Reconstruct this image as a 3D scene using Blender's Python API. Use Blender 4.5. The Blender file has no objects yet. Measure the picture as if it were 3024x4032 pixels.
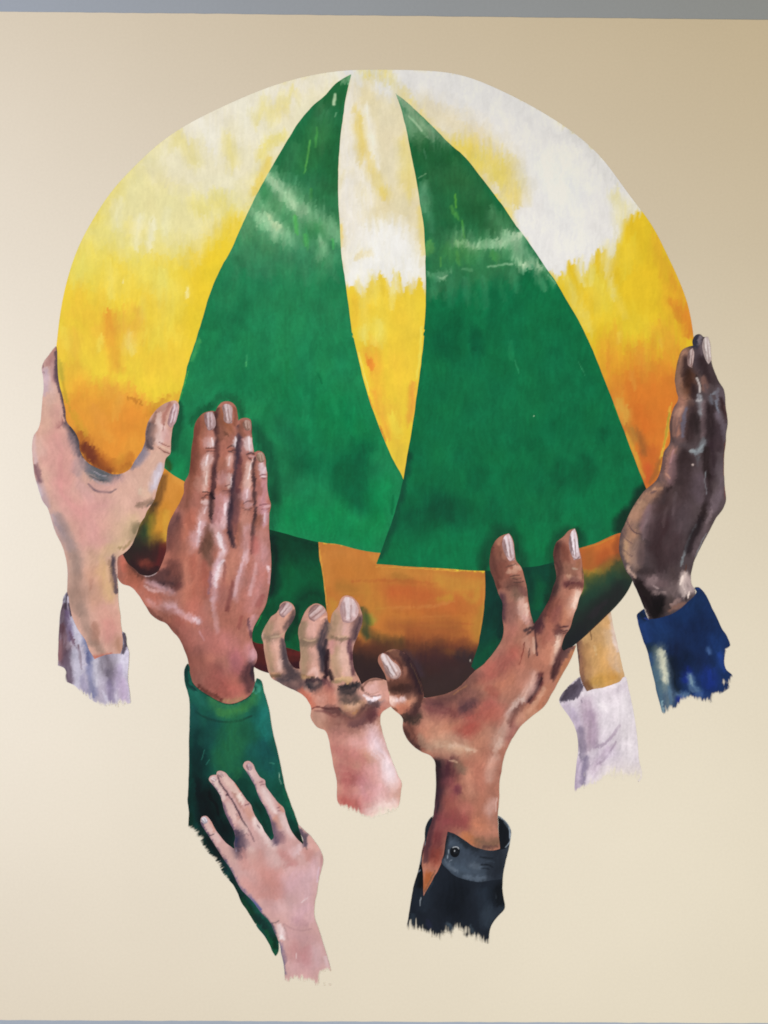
import bpy, math, re
import numpy as np

scene = bpy.context.scene

# ------------------------------------------------------------------ camera
PPM = 1500.0                      # painting units per metre
W, H = 3024.0, 4032.0
ZC = 1.75                         # height of the picture centre above the floor
DIST = 2.2
cam_data = bpy.data.cameras.new("camera")
cam = bpy.data.objects.new("camera", cam_data)
scene.collection.objects.link(cam)
cam.location = (0.0, -DIST, ZC)
cam.rotation_euler = (math.radians(90), 0, 0)
cam_data.sensor_fit = 'VERTICAL'
cam_data.sensor_height = 24.0
cam_data.sensor_width = 18.0
cam_data.lens = 24.0 * DIST / (H / PPM)
cam_data.clip_start = 0.05
cam_data.clip_end = 100.0
scene.camera = cam
scene.cycles.filter_width = 1.8
scene.render.resolution_x = 768
scene.render.resolution_y = 1024

# ------------------------------------------------------------------ world and lamps
world = bpy.data.worlds.new("World")
scene.world = world
world.use_nodes = True
AMB = (0.47, 0.345, 0.11)
bg = world.node_tree.nodes.get("Background")
bg.inputs[0].default_value = (AMB[0], AMB[1], AMB[2], 1)
bg.inputs[1].default_value = 1.0

LAMPS = [((-2.157, -2.483, 0.097), (5.544, 6.686, 9.301)),
         ((0.905, -2.456, -0.961), (3.399, 4.142, 5.098))]
LAMP_SIZE = 1.1
for (lx, ly, lz), k in LAMPS:
    ld = bpy.data.lights.new("room_lamp", 'AREA')
    ld.shape = 'SQUARE'
    ld.size = LAMP_SIZE
    m = max(k)
    ld.color = (k[0] / m, k[1] / m, k[2] / m)
    ld.energy = m * math.pi ** 2
    lo = bpy.data.objects.new("room_lamp", ld)
    scene.collection.objects.link(lo)
    lo.location = (lx, ly, lz + ZC)
    lo.rotation_euler = (math.radians(90), 0, 0)      # shines towards +y, straight at the wall

scene.view_settings.view_transform = 'Standard'
scene.view_settings.look = 'None'
scene.view_settings.exposure = 0.0
scene.view_settings.gamma = 1.0


def lamp_level(px, py):
    """how strongly the two lamps light a point of the wall (used to turn observed colours into paint colours)"""
    x = (px - W / 2) / PPM
    z = (H / 2 - py) / PPM
    out = np.zeros((len(px), 3))
    for (lx, ly, lz), k in LAMPS:
        for ox in (-.366, 0, .366):
            for oz in (-.366, 0, .366):
                r2 = (lx + ox - x) ** 2 + ly ** 2 + (lz + oz - z) ** 2
                f = ly * ly / r2 ** 2 / 9.0
                out += f[:, None] * np.array(k)
    return out + np.array(AMB)


# ------------------------------------------------------------------ noise
_rng = np.random.default_rng(7)
_T = _rng.random((256, 256))


def vnoise(x, y):
    xi = np.floor(x).astype(int)
    yi = np.floor(y).astype(int)
    fx = x - xi
    fy = y - yi
    fx = fx * fx * (3 - 2 * fx)
    fy = fy * fy * (3 - 2 * fy)
    x0, y0, x1, y1 = xi & 255, yi & 255, (xi + 1) & 255, (yi + 1) & 255
    return (_T[x0, y0] * (1 - fx) + _T[x1, y0] * fx) * (1 - fy) + (_T[x0, y1] * (1 - fx) + _T[x1, y1] * fx) * fy


def fbm(x, y, o=3):
    s, a, t = 0, .5, 0
    for i in range(o):
        s = s + a * vnoise(x * 2 ** i + 17.3 * i, y * 2 ** i + 5.1 * i)
        t += a
        a *= .5
    return s / t


# ------------------------------------------------------------------ reading drawings
FR = {'A': (100, 1300, 800), 'B': (100, 2000, 800), 'C': (500, 1500, 800), 'D': (500, 2200, 800),
      'E': (700, 2700, 800), 'F': (700, 3200, 800), 'G': (950, 2300, 800), 'H': (1500, 2000, 800),
      'I': (1500, 2500, 800), 'J': (1500, 3000, 800), 'K': (2224, 1300, 800), 'L': (2224, 1800, 800),
      'M': (2150, 2350, 800), 'P': (200, 250, 1200), 'Q': (1300, 250, 1200), 'R': (1824, 600, 1200),
      'S': (700, 1200, 1200), 'T': (1400, 1200, 1200), 'U': (1000, 2000, 800), 'O': (0, 0, 1659)}


def pts(txt, frame):
    out = []
    for tok in txt.split():
        if len(tok) == 1 and tok.isalpha():
            frame = tok
            continue
        a, b = tok.split(',')
        ox, oy, s = FR[frame]
        out.append((ox + float(a) * s / 1659.0, oy + float(b) * s / 1659.0))
    return np.array(out), frame


def smooth(P, closed=True, n=5, corner=62):
    m = len(P)
    if m < 3:
        return P
    res = []
    d = np.roll(P, -1, 0) - P
    L = np.linalg.norm(d, axis=1) + 1e-9
    u = d / L[:, None]
    tan = np.zeros_like(P)
    for i in range(m):
        if not closed and i in (0, m - 1):
            tan[i] = u[0] if i == 0 else u[m - 2]
            continue
        c = np.dot(u[i - 1], u[i])
        t = u[i - 1] * L[i] + u[i] * L[i - 1]
        nt = np.linalg.norm(t)
        tan[i] = t / nt if (c > math.cos(math.radians(corner)) and nt > 1e-6) else 0
    for i in range(m if closed else m - 1):
        p0, p1 = P[i], P[(i + 1) % m]
        a, b = tan[i] * L[i], tan[(i + 1) % m] * L[i]
        for k in range(n):
            t = k / n
            res.append((2 * t ** 3 - 3 * t ** 2 + 1) * p0 + (t ** 3 - 2 * t ** 2 + t) * a
                       + (-2 * t ** 3 + 3 * t ** 2) * p1 + (t ** 3 - t ** 2) * b)
    if not closed:
        res.append(P[-1])
    return np.array(res)


def hexcol(h):
    return np.array([int(h[i:i + 2], 16) / 255.0 for i in (0, 2, 4)])


def to_lin(c):
    return np.where(c <= .04045, c / 12.92, ((np.maximum(c, 0) + .055) / 1.055) ** 2.4)


def sstep(a, b, x):
    t = np.clip((x - a) / (b - a), 0, 1)
    return t * t * (3 - 2 * t)


def seg_dist(x, y, Q):
    """distance to an open polyline, position along it and signed side"""
    best = np.full(len(x), 1e9)
    al = np.zeros(len(x))
    sd = np.zeros(len(x))
    acc = 0.0
    if len(Q) == 1:
        dx, dy = x - Q[0, 0], y - Q[0, 1]
        return np.hypot(dx, dy), dy, dx, 0.0
    for i in range(len(Q) - 1):
        a, b = Q[i], Q[i + 1]
        v = b - a
        L = math.hypot(*v) + 1e-9
        ux, uy = v / L
        rx, ry = x - a[0], y - a[1]
        t = np.clip(rx * ux + ry * uy, 0, L)
        ex, ey = rx - t * ux, ry - t * uy
        d = np.hypot(ex, ey)
        m = d < best
        best = np.where(m, d, best)
        al = np.where(m, acc + t, al)
        sd = np.where(m, rx * -uy + ry * ux, sd)
        acc += L
    return best, al, sd, acc


def inside(x, y, Q):
    """parity test, points against a closed polygon"""
    r = np.zeros(len(x), bool)
    x0, y0 = Q[:, 0], Q[:, 1]
    x1, y1 = np.roll(x0, -1), np.roll(y0, -1)
    for a, b, c, d in zip(x0, y0, x1, y1):
        if b == d:
            continue
        m = (y > min(b, d)) & (y <= max(b, d))
        if m.any():
            idx = np.nonzero(m)[0]
            xc = a + (y[idx] - b) * (c - a) / (d - b)
            r[idx] ^= x[idx] < xc
    return r


def parse(ops):
    out = []
    for line in re.split(r'[;\n]', ops):
        line = line.strip()
        if not line or line.startswith('#'):
            continue
        if len(line) == 1:
            out.append((['frame'], line))
            continue
        head, body = line.split(':')
        out.append((head.split(), body))
    return out


SMEAR = [0.0]
OUTLINE = [None]


def paint(X, Y, base, ops, frame, XD=None, YD=None):
    """lay the brush strokes of a drawing over the base colour; returns display colours and coverage"""
    XT, YT = X, Y
    n = len(X)
    col = np.repeat(hexcol(base)[None], n, 0)
    cov = np.ones(n)
    for i, (h, body) in enumerate(parse(ops)):
        if h[0] == 'frame':
            frame = body
            continue
        P, frame = pts(body, frame)
        sc = FR[frame][2] / 1659.0
        kind = h[0]
        wide = XD is not None and (kind == 'f' or (kind == 's' and float(h[2]) >= 15))
        X, Y = (XD, YD) if wide else (XT, YT)
        if kind == 's':
            w = float(h[2]) * sc
            op = float(h[3]) if len(h) > 3 else .8
            hard = float(h[4]) if len(h) > 4 else (.35 if w < 8 else (.2 if w < 20 else .02))
            u = float(h[2])
            w *= 1.0 + .36 * float(sstep(6, 16, u)) - .22 * float(sstep(70, 140, u))
            w = max(w, 4.4)
            big = float(sstep(8, 50, w / sc))
            r = w * (.70 + .48 * big)
            Q = smooth(P, False, 4, 100) if len(P) > 2 else P
            lo, hi = Q.min(0) - r * 1.9 - 10 - SMEAR[0], Q.max(0) + r * 1.9 + 10 + SMEAR[0]
            m = np.nonzero((X > lo[0]) & (X < hi[0]) & (Y > lo[1]) & (Y < hi[1]))[0]
            if not len(m):
                continue
            x, y = X[m], Y[m]
            amp = .22 * w + 1.5
            f = 1 / (.7 * w + 12)
            x2 = x + amp * (fbm(x * f + i * 3.7, y * f, 2) - .5) * 2
            y2 = y + amp * (fbm(x * f + 91, y * f + i * 5.3, 2) - .5) * 2
            if SMEAR[0] and w > 8:
                sm = min(SMEAR[0], w) * (.3 + .7 * float(sstep(22, 60, w))) * (1 - sstep(1350, 1800, y))
                y2 = y2 + sm * ((vnoise(x / 8 + i * 3.3, y / 150) - .5) + 1.2 * (vnoise(x / 24 + i, y / 190) - .5))
            d, al, sd, L = seg_dist(x2, y2, Q)
            rr = r
            if L > 0:
                rr = r * (.78 + .22 * np.sin(math.pi * np.clip(al / L, 0, 1)))
            a = op * (1 - sstep(hard, 1.0, d / rr))
            br = vnoise(sd / (5 + .04 * w) + i * 1.7, al / (40 + .5 * w) + i * 9.1)
            if SMEAR[0]:
                br = .5 * br + .7 * vnoise(x / 7 + i * 2.1, y / 120)
            a = np.clip(a * (1.14 - .44 * br), 0, 1)
            col[m] += (hexcol(h[1]) - col[m]) * a[:, None]
        elif kind in 'fx':
            off = 2 if kind == 'f' else 1
            fe = float(h[off]) * sc * (1.9 if kind == 'x' else 1) if len(h) > off else 6
            op = float(h[off + 1]) if len(h) > off + 1 else 1.0
            wv = float(h[off + 2]) * sc if len(h) > off + 2 else 0.0
            Q = smooth(P, True, 4)
            lo, hi = Q.min(0) - fe - wv - 10, Q.max(0) + fe + wv + 10
            m = np.nonzero((X > lo[0]) & (X < hi[0]) & (Y > lo[1]) & (Y < hi[1]))[0]
            if not len(m):
                continue
            x, y = X[m], Y[m]
            g = .25 * fe + 2
            x2 = x + g * (fbm(x / 40 + i, y / 40, 2) - .5) * 2
            y2 = y + g * (fbm(x / 40, y / 40 + i, 2) - .5) * 2
            if wv:
                y2 = y2 + wv * ((vnoise(x / 9 + i, y / 170) - .5) * .7 + (vnoise(x / 30 + i, y / 220) - .5) * 1.2 + (vnoise(x / 80 + i, y / 260) - .5) * 1.0)
            ins = inside(x2, y2, Q)
            QC = np.vstack([Q, Q[:1]])
            if kind == 'x' and OUTLINE[0] is not None:      # only the edges that cross the paint count
                mid = (QC[:-1] + QC[1:]) / 2
                k = inside(mid[:, 0], mid[:, 1], OUTLINE[0])
                d = np.full(len(x2), 1e9)
                for a_, b_, kk in zip(QC[:-1], QC[1:], k):
                    if kk:
                        d = np.minimum(d, seg_dist(x2, y2, np.array([a_, b_]))[0])
            else:
                d = seg_dist(x2, y2, QC)[0]
            s = np.where(ins, d, -d)
            a = op * sstep(-fe / 2 - 1e-3, fe / 2 + 1e-3, s)
            if kind == 'f':
                col[m] += (hexcol(h[1]) - col[m]) * a[:, None]
            else:
                cov[m] *= 1 - a
    return col, cov


def dabs(X, Y, seed, lean, cw, cl):
    """centre of the brush dab each point belongs to, and a random number per dab"""
    pick = fbm(X / 70 + seed * 5.7, Y / 70 + 3, 2)
    ox, oy, rn = np.zeros(len(X)), np.zeros(len(X)), np.zeros(len(X))
    wx = X + 5 * (fbm(X / 16, Y / 16 + seed, 2) - .5)
    wy = Y + 7 * (fbm(X / 16 + seed, Y / 16, 2) - .5)
    for n, (lo, hi, an) in enumerate(((-1, .43, -lean), (.43, .56, 0.0), (.56, 2, lean))):
        m = np.nonzero((pick >= lo) & (pick < hi))[0]
        if not len(m):
            continue
        c, s_ = math.cos(an), math.sin(an)
        u, v = wx[m] * c + wy[m] * s_, -wx[m] * s_ + wy[m] * c
        iu = np.floor(u / cw).astype(int)
        sh = _T[iu & 255, (n * 37 + int(seed * 3)) & 255]
        iv = np.floor(v / cl + sh * 3).astype(int)
        r1 = _T[(iu * 7 + 13) & 255, (iv * 5 + n) & 255]
        cu = (iu + .5) * cw
        cv = (iv - sh * 3 + .5 + .5 * (r1 - .5)) * cl
        du, dv = cu - u, cv - v
        ox[m], oy[m], rn[m] = du * c - dv * s_, du * s_ + dv * c, r1
    return ox, oy, rn


# ------------------------------------------------------------------ materials
def paint_material(name, rough):
    m = bpy.data.materials.new(name)
    m.use_nodes = True
    nt = m.node_tree
    b = nt.nodes["Principled BSDF"]
    b.inputs["Roughness"].default_value = rough
    b.inputs["Specular IOR Level"].default_value = .05
    at = nt.nodes.new("ShaderNodeAttribute")
    at.attribute_name = "pigment"
    tc = nt.nodes.new("ShaderNodeTexCoord")
    mp = nt.nodes.new("ShaderNodeMapping")
    mp.inputs["Scale"].default_value = (1, 1, .35)
    nz = nt.nodes.new("ShaderNodeTexNoise")
    nz.inputs["Scale"].default_value = 210
    nz.inputs["Detail"].default_value = 4
    nz.inputs["Roughness"].default_value = .65
    mr = nt.nodes.new("ShaderNodeMapRange")
    mr.inputs[3].default_value = .95
    mr.inputs[4].default_value = 1.05
    mx = nt.nodes.new("ShaderNodeVectorMath")
    mx.operation = 'SCALE'
    bp = nt.nodes.new("ShaderNodeBump")
    bp.inputs["Strength"].default_value = .12
    bp.inputs["Distance"].default_value = .0006
    lk = nt.links.new
    lk(tc.outputs["Object"], mp.inputs[0])
    lk(mp.outputs[0], nz.inputs[0])
    lk(nz.outputs[0], mr.inputs[0])
    lk(at.outputs["Color"], mx.inputs[0])
    lk(mr.outputs[0], mx.inputs["Scale"])
    lk(mx.outputs[0], b.inputs["Base Color"])
    lk(nz.outputs[0], bp.inputs["Height"])
    lk(bp.outputs[0], b.inputs["Normal"])
    return m


MAT_PAINT = paint_material("brushed_acrylic_paint", .62)
LAYER = .00014


def world_xyz(px, py, layer):
    return np.stack([(px - W / 2) / PPM, np.full(len(px), -.0032 - layer * LAYER), (H / 2 - py) / PPM + ZC], 1)


CREAM = np.array([.706, .622, .498])          # the field colour that shows through dry brush marks
ORIGIN = {}


def build(name, parent, frame, outline, layer, base, ops='', label=None, step=4.0, wob=1.6, brush=(0, 1), grain=1.0,
          mat=None, smear=0.0, tint=(1, 1, 1), contrast=1.0, dab=(7.0, 26.0, .5, .34), soften=0):
    """one painted shape: a fine mesh inside the outline, coloured stroke by stroke"""
    SMEAR[0] = smear
    P, fr = pts(outline, frame)
    Q = smooth(P)
    # hand-drawn edge
    k = np.arange(len(Q))
    Q = Q + wob * np.stack([fbm(Q[:, 0] / 23, Q[:, 1] / 23) - .5, fbm(Q[:, 0] / 23 + 50, Q[:, 1] / 23) - .5], 1) * 2
    for _ in range(soften):
        Q = .5 * Q + .25 * (np.roll(Q, 1, 0) + np.roll(Q, -1, 0))
    xs = '\n'.join(l for l in re.split(r'[;\n]', ops) if l.strip().startswith('x'))
    OUTLINE[0] = Q.copy()
    lo, hi = Q.min(0) - step, Q.max(0) + step
    nx, ny = int((hi[0] - lo[0]) / step) + 1, int((hi[1] - lo[1]) / step) + 1
    gx = lo[0] + np.arange(nx + 1) * step
    gy = lo[1] + np.arange(ny + 1) * step
    cx, cy = np.meshgrid(gx[:-1] + step / 2, gy[:-1] + step / 2, indexing='ij')
    ins = inside(cx.ravel(), cy.ravel(), Q)
    # dry-brush ends: drop the cells a dry brush missed

    def laid(px, py):
        _, cov = paint(px, py, base, xs, frame)
        bx, by = brush
        n_ = math.hypot(bx, by)
        bx, by = bx / n_, by / n_
        al, ac = px * bx + py * by, -px * by + py * bx
        br = .50 * vnoise(ac / 4.2, al / 110 + 3) + .26 * vnoise(ac / 11, al / 150) + .10 * vnoise(ac / 40, al / 200) + .14 * vnoise(px / 4, py / 7)
        br = np.clip((br - .5) * 1.7 + .5, 0, 1)
        return np.clip((cov * 1.8 - .33 - br) / .5 + .5, 0, 1)
    if xs:
        ids = np.nonzero(ins)[0]
        ins[ids[laid(cx.ravel()[ids], cy.ravel()[ids]) < .05]] = False
    ins = ins.reshape(nx, ny)
    ii, jj = np.nonzero(ins)
    vid = lambda a, b: a * (ny + 1) + b
    quads = np.stack([vid(ii, jj + 1), vid(ii + 1, jj + 1), vid(ii + 1, jj), vid(ii, jj)], 1)
    used, inv, cnt = np.unique(quads.ravel(), return_inverse=True, return_counts=True)
    quads = inv.reshape(-1, 4)
    X = gx[used // (ny + 1)].copy()
    Y = gy[used % (ny + 1)].copy()
    bidx = np.nonzero(cnt < 4)[0]
    # pull the rim onto the outline
    bx, by = X[bidx], Y[bidx]
    best = np.full(len(bidx), 1e9)
    tx, ty = bx.copy(), by.copy()
    QQ = np.vstack([Q, Q[:1]])
    for a, b in zip(QQ[:-1], QQ[1:]):
        v = b - a
        L2 = v @ v + 1e-9
        t = np.clip(((bx - a[0]) * v[0] + (by - a[1]) * v[1]) / L2, 0, 1)
        ex, ey = a[0] + t * v[0], a[1] + t * v[1]
        d = np.hypot(bx - ex, by - ey)
        m = d < best
        best[m] = d[m]
        tx[m], ty[m] = ex[m], ey[m]
    ok = best < step * .95
    X[bidx[ok]] = tx[ok]
    Y[bidx[ok]] = ty[ok]
    ox, oy, rn = dabs(X, Y, layer + len(name), dab[2], dab[0], dab[1])
    fade = dab[3] * (1 - .65 * sstep(1650, 1950, Y)) if smear else dab[3]
    col, _ = paint(X, Y, base, '\n'.join(l for l in re.split(r'[;\n]', ops) if not l.strip().startswith('x')), frame,
                   X + fade * ox, Y + fade * oy)
    if grain:
        col = col * (1 + .05 * grain * (rn - .5))[:, None]
    if contrast != 1.0:
        bc = hexcol(base)[None]
        col = np.clip(bc + (col - bc) * contrast, .02, .97)
    if grain:
        mot = fbm(X / 48 + layer * 3.1, Y / 60, 3) - .5
        hue = fbm(X / 75 + 40, Y / 90 + layer, 2) - .5
        sat = np.minimum(1, 2.2 * (col.max(1) - col.min(1)) / (col.max(1) + .05))
        col = col * (1 + grain * .15 * mot)[:, None] * (1 + grain * (sat * hue)[:, None] * np.array([[.09, 0, -.06]]))
        g = 1 + grain * (.06 * (fbm(X / 9, Y / 70, 2) - .5) + .07 * (fbm(X / 26, Y / 34, 3) - .5) + .05 * (vnoise(X / 5, Y / 5) - .5))
        col = col * g[:, None]
    col = np.clip(col, 0, 1)
    lin = to_lin(col ** (1.14 - .14 * sstep(.68, .86, col.min(1)))[:, None]) / lamp_level(X, Y)
    lin = np.clip(lin * np.array(tint), .004, .93)
    if xs:
        k = laid(X, Y)[:, None]
        lin = lin * k + CREAM * (1 - k)
    co = world_xyz(X, Y, layer)
    org = np.array([co[:, 0].mean(), co[:, 1].mean(), co[:, 2].mean()])
    me = bpy.data.meshes.new(name)
    nv, nf = len(X), len(quads)
    me.vertices.add(nv)
    me.vertices.foreach_set("co", (co - org).astype(np.float32).ravel())
    me.loops.add(nf * 4)
    me.loops.foreach_set("vertex_index", quads.astype(np.int32).ravel())
    me.polygons.add(nf)
    me.polygons.foreach_set("loop_start", np.arange(0, nf * 4, 4, dtype=np.int32))
    me.update(calc_edges=True)
    ca = me.color_attributes.new("pigment", 'FLOAT_COLOR', 'POINT')
    ca.data.foreach_set("color", np.hstack([lin, np.ones((nv, 1))]).astype(np.float32).ravel())
    me.materials.append(mat or MAT_PAINT)
    ob = bpy.data.objects.new(name, me)
    scene.collection.objects.link(ob)
    ob.parent = parent
    po = ORIGIN.get(parent.name, np.zeros(3)) if parent else np.zeros(3)
    ob.location = org - po
    ORIGIN[ob.name] = org
    if label:
        ob['label'] = label
    return ob


def nail(parent, frame, outline, layer, base, hi, lo, label=None):
    """a fingernail: a plate with a few long streaks of light and one dark rim"""
    P, _ = pts(outline, frame)
    c = P.mean(0)
    u, s, vt = np.linalg.svd(P - c)
    ax = vt[0] if vt[0][1] > 0 else -vt[0]
    nx = np.array([-ax[1], ax[0]])
    if nx[0] > 0:
        nx = -nx                                   # nx points to the left flank
    La = np.abs((P - c) @ ax).max()
    Lb = np.abs((P - c) @ nx).max()
    q = lambda a, b: "%.1f,%.1f" % tuple((np.array(c + ax * a * La + nx * b * Lb)))
    FR['z'] = (0, 0, 1659)
    s = "s %s %.1f .75 : z %s %s\n" % (lo, Lb * .55, q(-.8, .85), q(.8, .85))
    s += "s %s %.1f .8 : z %s %s\n" % (hi, Lb * .5, q(-.8, .15), q(.6, .2))
    s += "s %s %.1f .6 : z %s %s\n" % (lo, Lb * .22, q(-.5, .5), q(.7, .4))
    s += "s %s %.1f .7 : z %s %s\n" % (hi, Lb * .35, q(-.7, -.5), q(.5, -.45))
    s += "s %s %.1f .5 : z %s %s\n" % (lo, Lb * .2, q(-.3, -.2), q(.8, -.15))
    s += "s %s %.1f .6 : z %s %s %s\n" % (lo, Lb * .3, q(.8, .7), q(1.0, 0), q(.8, -.7))
    return build("fingernail", parent, frame, outline, layer, base, s, label, step=3.0, wob=.8, dab=(4, 14, .3, .2))
# ------------------------------------------------------------------ wall and the cream field
def plain_material(name, rgb, rough, amount, scale):
    m = bpy.data.materials.new(name)
    m.use_nodes = True
    nt = m.node_tree
    b = nt.nodes["Principled BSDF"]
    b.inputs["Roughness"].default_value = rough
    b.inputs["Specular IOR Level"].default_value = .05
    tc = nt.nodes.new("ShaderNodeTexCoord")
    lk = nt.links.new
    n1 = nt.nodes.new("ShaderNodeTexNoise")
    n1.inputs["Scale"].default_value = 2.2
    n1.inputs["Detail"].default_value = 5
    n2 = nt.nodes.new("ShaderNodeTexNoise")
    n2.inputs["Scale"].default_value = scale
    n2.inputs["Detail"].default_value = 3
    add = nt.nodes.new("ShaderNodeMath")
    add.operation = 'ADD'
    mr = nt.nodes.new("ShaderNodeMapRange")
    mr.inputs[1].default_value = .6
    mr.inputs[2].default_value = 1.4
    mr.inputs[3].default_value = 1 - amount
    mr.inputs[4].default_value = 1 + amount
    c = nt.nodes.new("ShaderNodeRGB")
    c.outputs[0].default_value = (*rgb, 1)
    mx = nt.nodes.new("ShaderNodeVectorMath")
    mx.operation = 'SCALE'
    bp = nt.nodes.new("ShaderNodeBump")
    bp.inputs["Strength"].default_value = .10
    bp.inputs["Distance"].default_value = .001
    for n in (n1, n2):
        lk(tc.outputs["Object"], n.inputs[0])
    lk(n1.outputs[0], add.inputs[0])
    lk(n2.outputs[0], add.inputs[1])
    lk(add.outputs[0], mr.inputs[0])
    lk(c.outputs[0], mx.inputs[0])
    lk(mr.outputs[0], mx.inputs["Scale"])
    lk(mx.outputs[0], b.inputs["Base Color"])
    lk(n2.outputs[0], bp.inputs["Height"])
    lk(bp.outputs[0], b.inputs["Normal"])
    return m


def mesh_object(name, verts, faces, mat, loc=(0, 0, 0), parent=None):
    me = bpy.data.meshes.new(name)
    me.from_pydata(verts, [], faces)
    me.materials.append(mat)
    o = bpy.data.objects.new(name, me)
    scene.collection.objects.link(o)
    o.location = loc
    o.parent = parent
    return o


MAT_WALL = plain_material("blue_grey_wall_paint", (.345, .382, .445), .6, .035, 130)
MAT_FIELD = plain_material("cream_emulsion_paint", tuple(CREAM), .6, .03, 150)

wall = mesh_object("wall",
                   [(x, y, z) for y in (0, .15) for x in (-7, 7) for z in (-1.8, 5.6)],
                   [(0, 2, 3, 1), (4, 5, 7, 6), (0, 1, 5, 4), (2, 6, 7, 3), (1, 3, 7, 5), (0, 4, 6, 2)], MAT_WALL)
wall['label'] = "blue grey painted wall showing above and below the cream field"
wall['category'] = "wall"

mural = bpy.data.objects.new("mural", None)
scene.collection.objects.link(mural)
mural.location = (0, 0, ZC - (4018 - H / 2) / PPM)
mural.empty_display_size = .2
mural['label'] = "hand painted wall mural of many hands holding up a yellow and green ball"
mural['category'] = "mural"
ORIGIN[mural.name] = np.array(mural.location)

# cream field: a coat of paint with slightly wavering masked edges
NX = 700
xs_ = np.linspace(-7500, 10500, NX + 1)
top = 48 + (81 - 48) * xs_ / 3024 + 3.0 * (fbm(xs_ / 45, xs_ * 0 + 2, 3) - .5)
bot = 4014 + 12 * xs_ / 3024 + 3.0 * (fbm(xs_ / 45, xs_ * 0 + 40, 3) - .5)
vt = [((x - W / 2) / PPM, -.003, (H / 2 - y) / PPM + ZC) for x, y in zip(xs_, top)]
vb = [((x - W / 2) / PPM, -.003, (H / 2 - y) / PPM + ZC) for x, y in zip(xs_, bot)]
org = np.array([0, -.003, ZC])
n_ = NX + 1
vv = [tuple(np.array(v) - org) for v in vb + vt]
back = [(v[0], .0028, v[2]) for v in vv]                 # the coat's own thickness
faces = [(i, i + 1, n_ + i + 1, n_ + i) for i in range(NX)]
faces += [(2 * n_ + i + 1, 2 * n_ + i, i, i + 1)[::-1] for i in range(NX)]
faces += [(n_ + i, n_ + i + 1, 3 * n_ + i + 1, 3 * n_ + i) for i in range(NX)]
field = mesh_object("cream_field", vv + back, faces, MAT_FIELD, tuple(org - ORIGIN[mural.name]), mural)
ORIGIN[field.name] = org
# ------------------------------------------------------------------ forearm behind the ball
arm = build("painted_forearm", mural, 'M',
 "260,200 400,120 520,60 535,180 570,340 600,470 625,590 640,650 600,740 480,800 380,820 310,800 290,700 275,640 265,540 252,430 246,320",
 1, 'd0a878', """
s 7a564c 40 .85 : M 262,380 270,480 280,560 295,660 315,760
s a8805a 40 .7 : M 320,400 330,550 345,680
s c9a070 60 : M 380,300 400,500 420,640
s dab070 80 : M 470,420 470,560 460,640
s c99a50 60 : M 400,690 500,680 560,650
s dcc0a4 70 : M 520,300 550,440 585,580
s dccac4 30 : M 530,150 560,320 590,430
s 7a5a40 9 .8 : M 362,285 368,350
s 8a6040 30 : M 330,700 370,740 ; s e4c79a 16 .6 : M 400,400 405,470
s 4f3c40 12 .8 : M 248,390 258,470 266,560
""", label="tan forearm with a lilac white sleeve, mostly hidden behind the ball")
build("sleeve", arm, 'M',
 "275,650 220,690 170,740 130,790 104,850 140,910 190,980 230,1050 255,1150 260,1250 250,1330 237,1450 228,1590 262,1600 312,1560 360,1530 430,1530 540,1530 640,1530 710,1530 770,1490 755,1320 740,1150 720,980 690,830 665,720 652,655 640,652 600,688 560,705 480,735 380,755 330,770 300,715",
 2, 'd6cdd8', """
f 6a6272 14 1 : M 275,650 180,740 106,850 160,845 220,838 262,800 285,765 300,740 288,700
s 4a4250 34 .8 : M 130,825 180,775 230,725
s 5d5566 20 .7 : M 270,670 285,730
s e8e1ea 26 .85 : M 300,790 380,765 480,745 560,715 650,660
s b9a6b8 90 .75 : M 330,870 350,1050 340,1200
s a894aa 50 .7 : M 350,960 380,1080 390,1200
s cdbfd2 60 .8 : M 170,900 240,1000
s c3b6cc 50 .7 : M 220,960 260,1080
s 8a8096 36 .75 : M 275,1080 290,1200 300,1330
s 847a94 30 .8 : M 330,1310 310,1420 295,1520
s c0aec2 70 .7 : M 520,1250 440,1330 390,1400
s e6dfe8 100 .7 : M 480,850 540,950 500,1050
s a594a8 16 .55 : M 600,1050 480,1190 400,1230
s a594a8 14 .55 : M 570,1180 470,1330 400,1380
s e8e2e8 130 .75 : M 650,850 690,1050 700,1300
s e2d8e6 60 .6 : M 560,1300 480,1440
s b5a3bf 44 .7 : M 262,1350 250,1470 250,1570
s dfd3e0 60 .6 : M 400,1400 380,1490
s e0d9d0 130 .85 : M 480,1530 620,1470 740,1450
s 7d7286 6 .8 : M 285,840 292,862
s f0eaf0 40 .6 : M 450,890 480,910
x 110 1 : M 318,1540 420,1470 560,1400 640,1440 770,1420 800,1640 300,1660
x 50 1 : M 210,1580 320,1550 320,1660 200,1660
""", brush=(-.1, 1), step=3.2, tint=(1.02, .985, .95))

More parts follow.
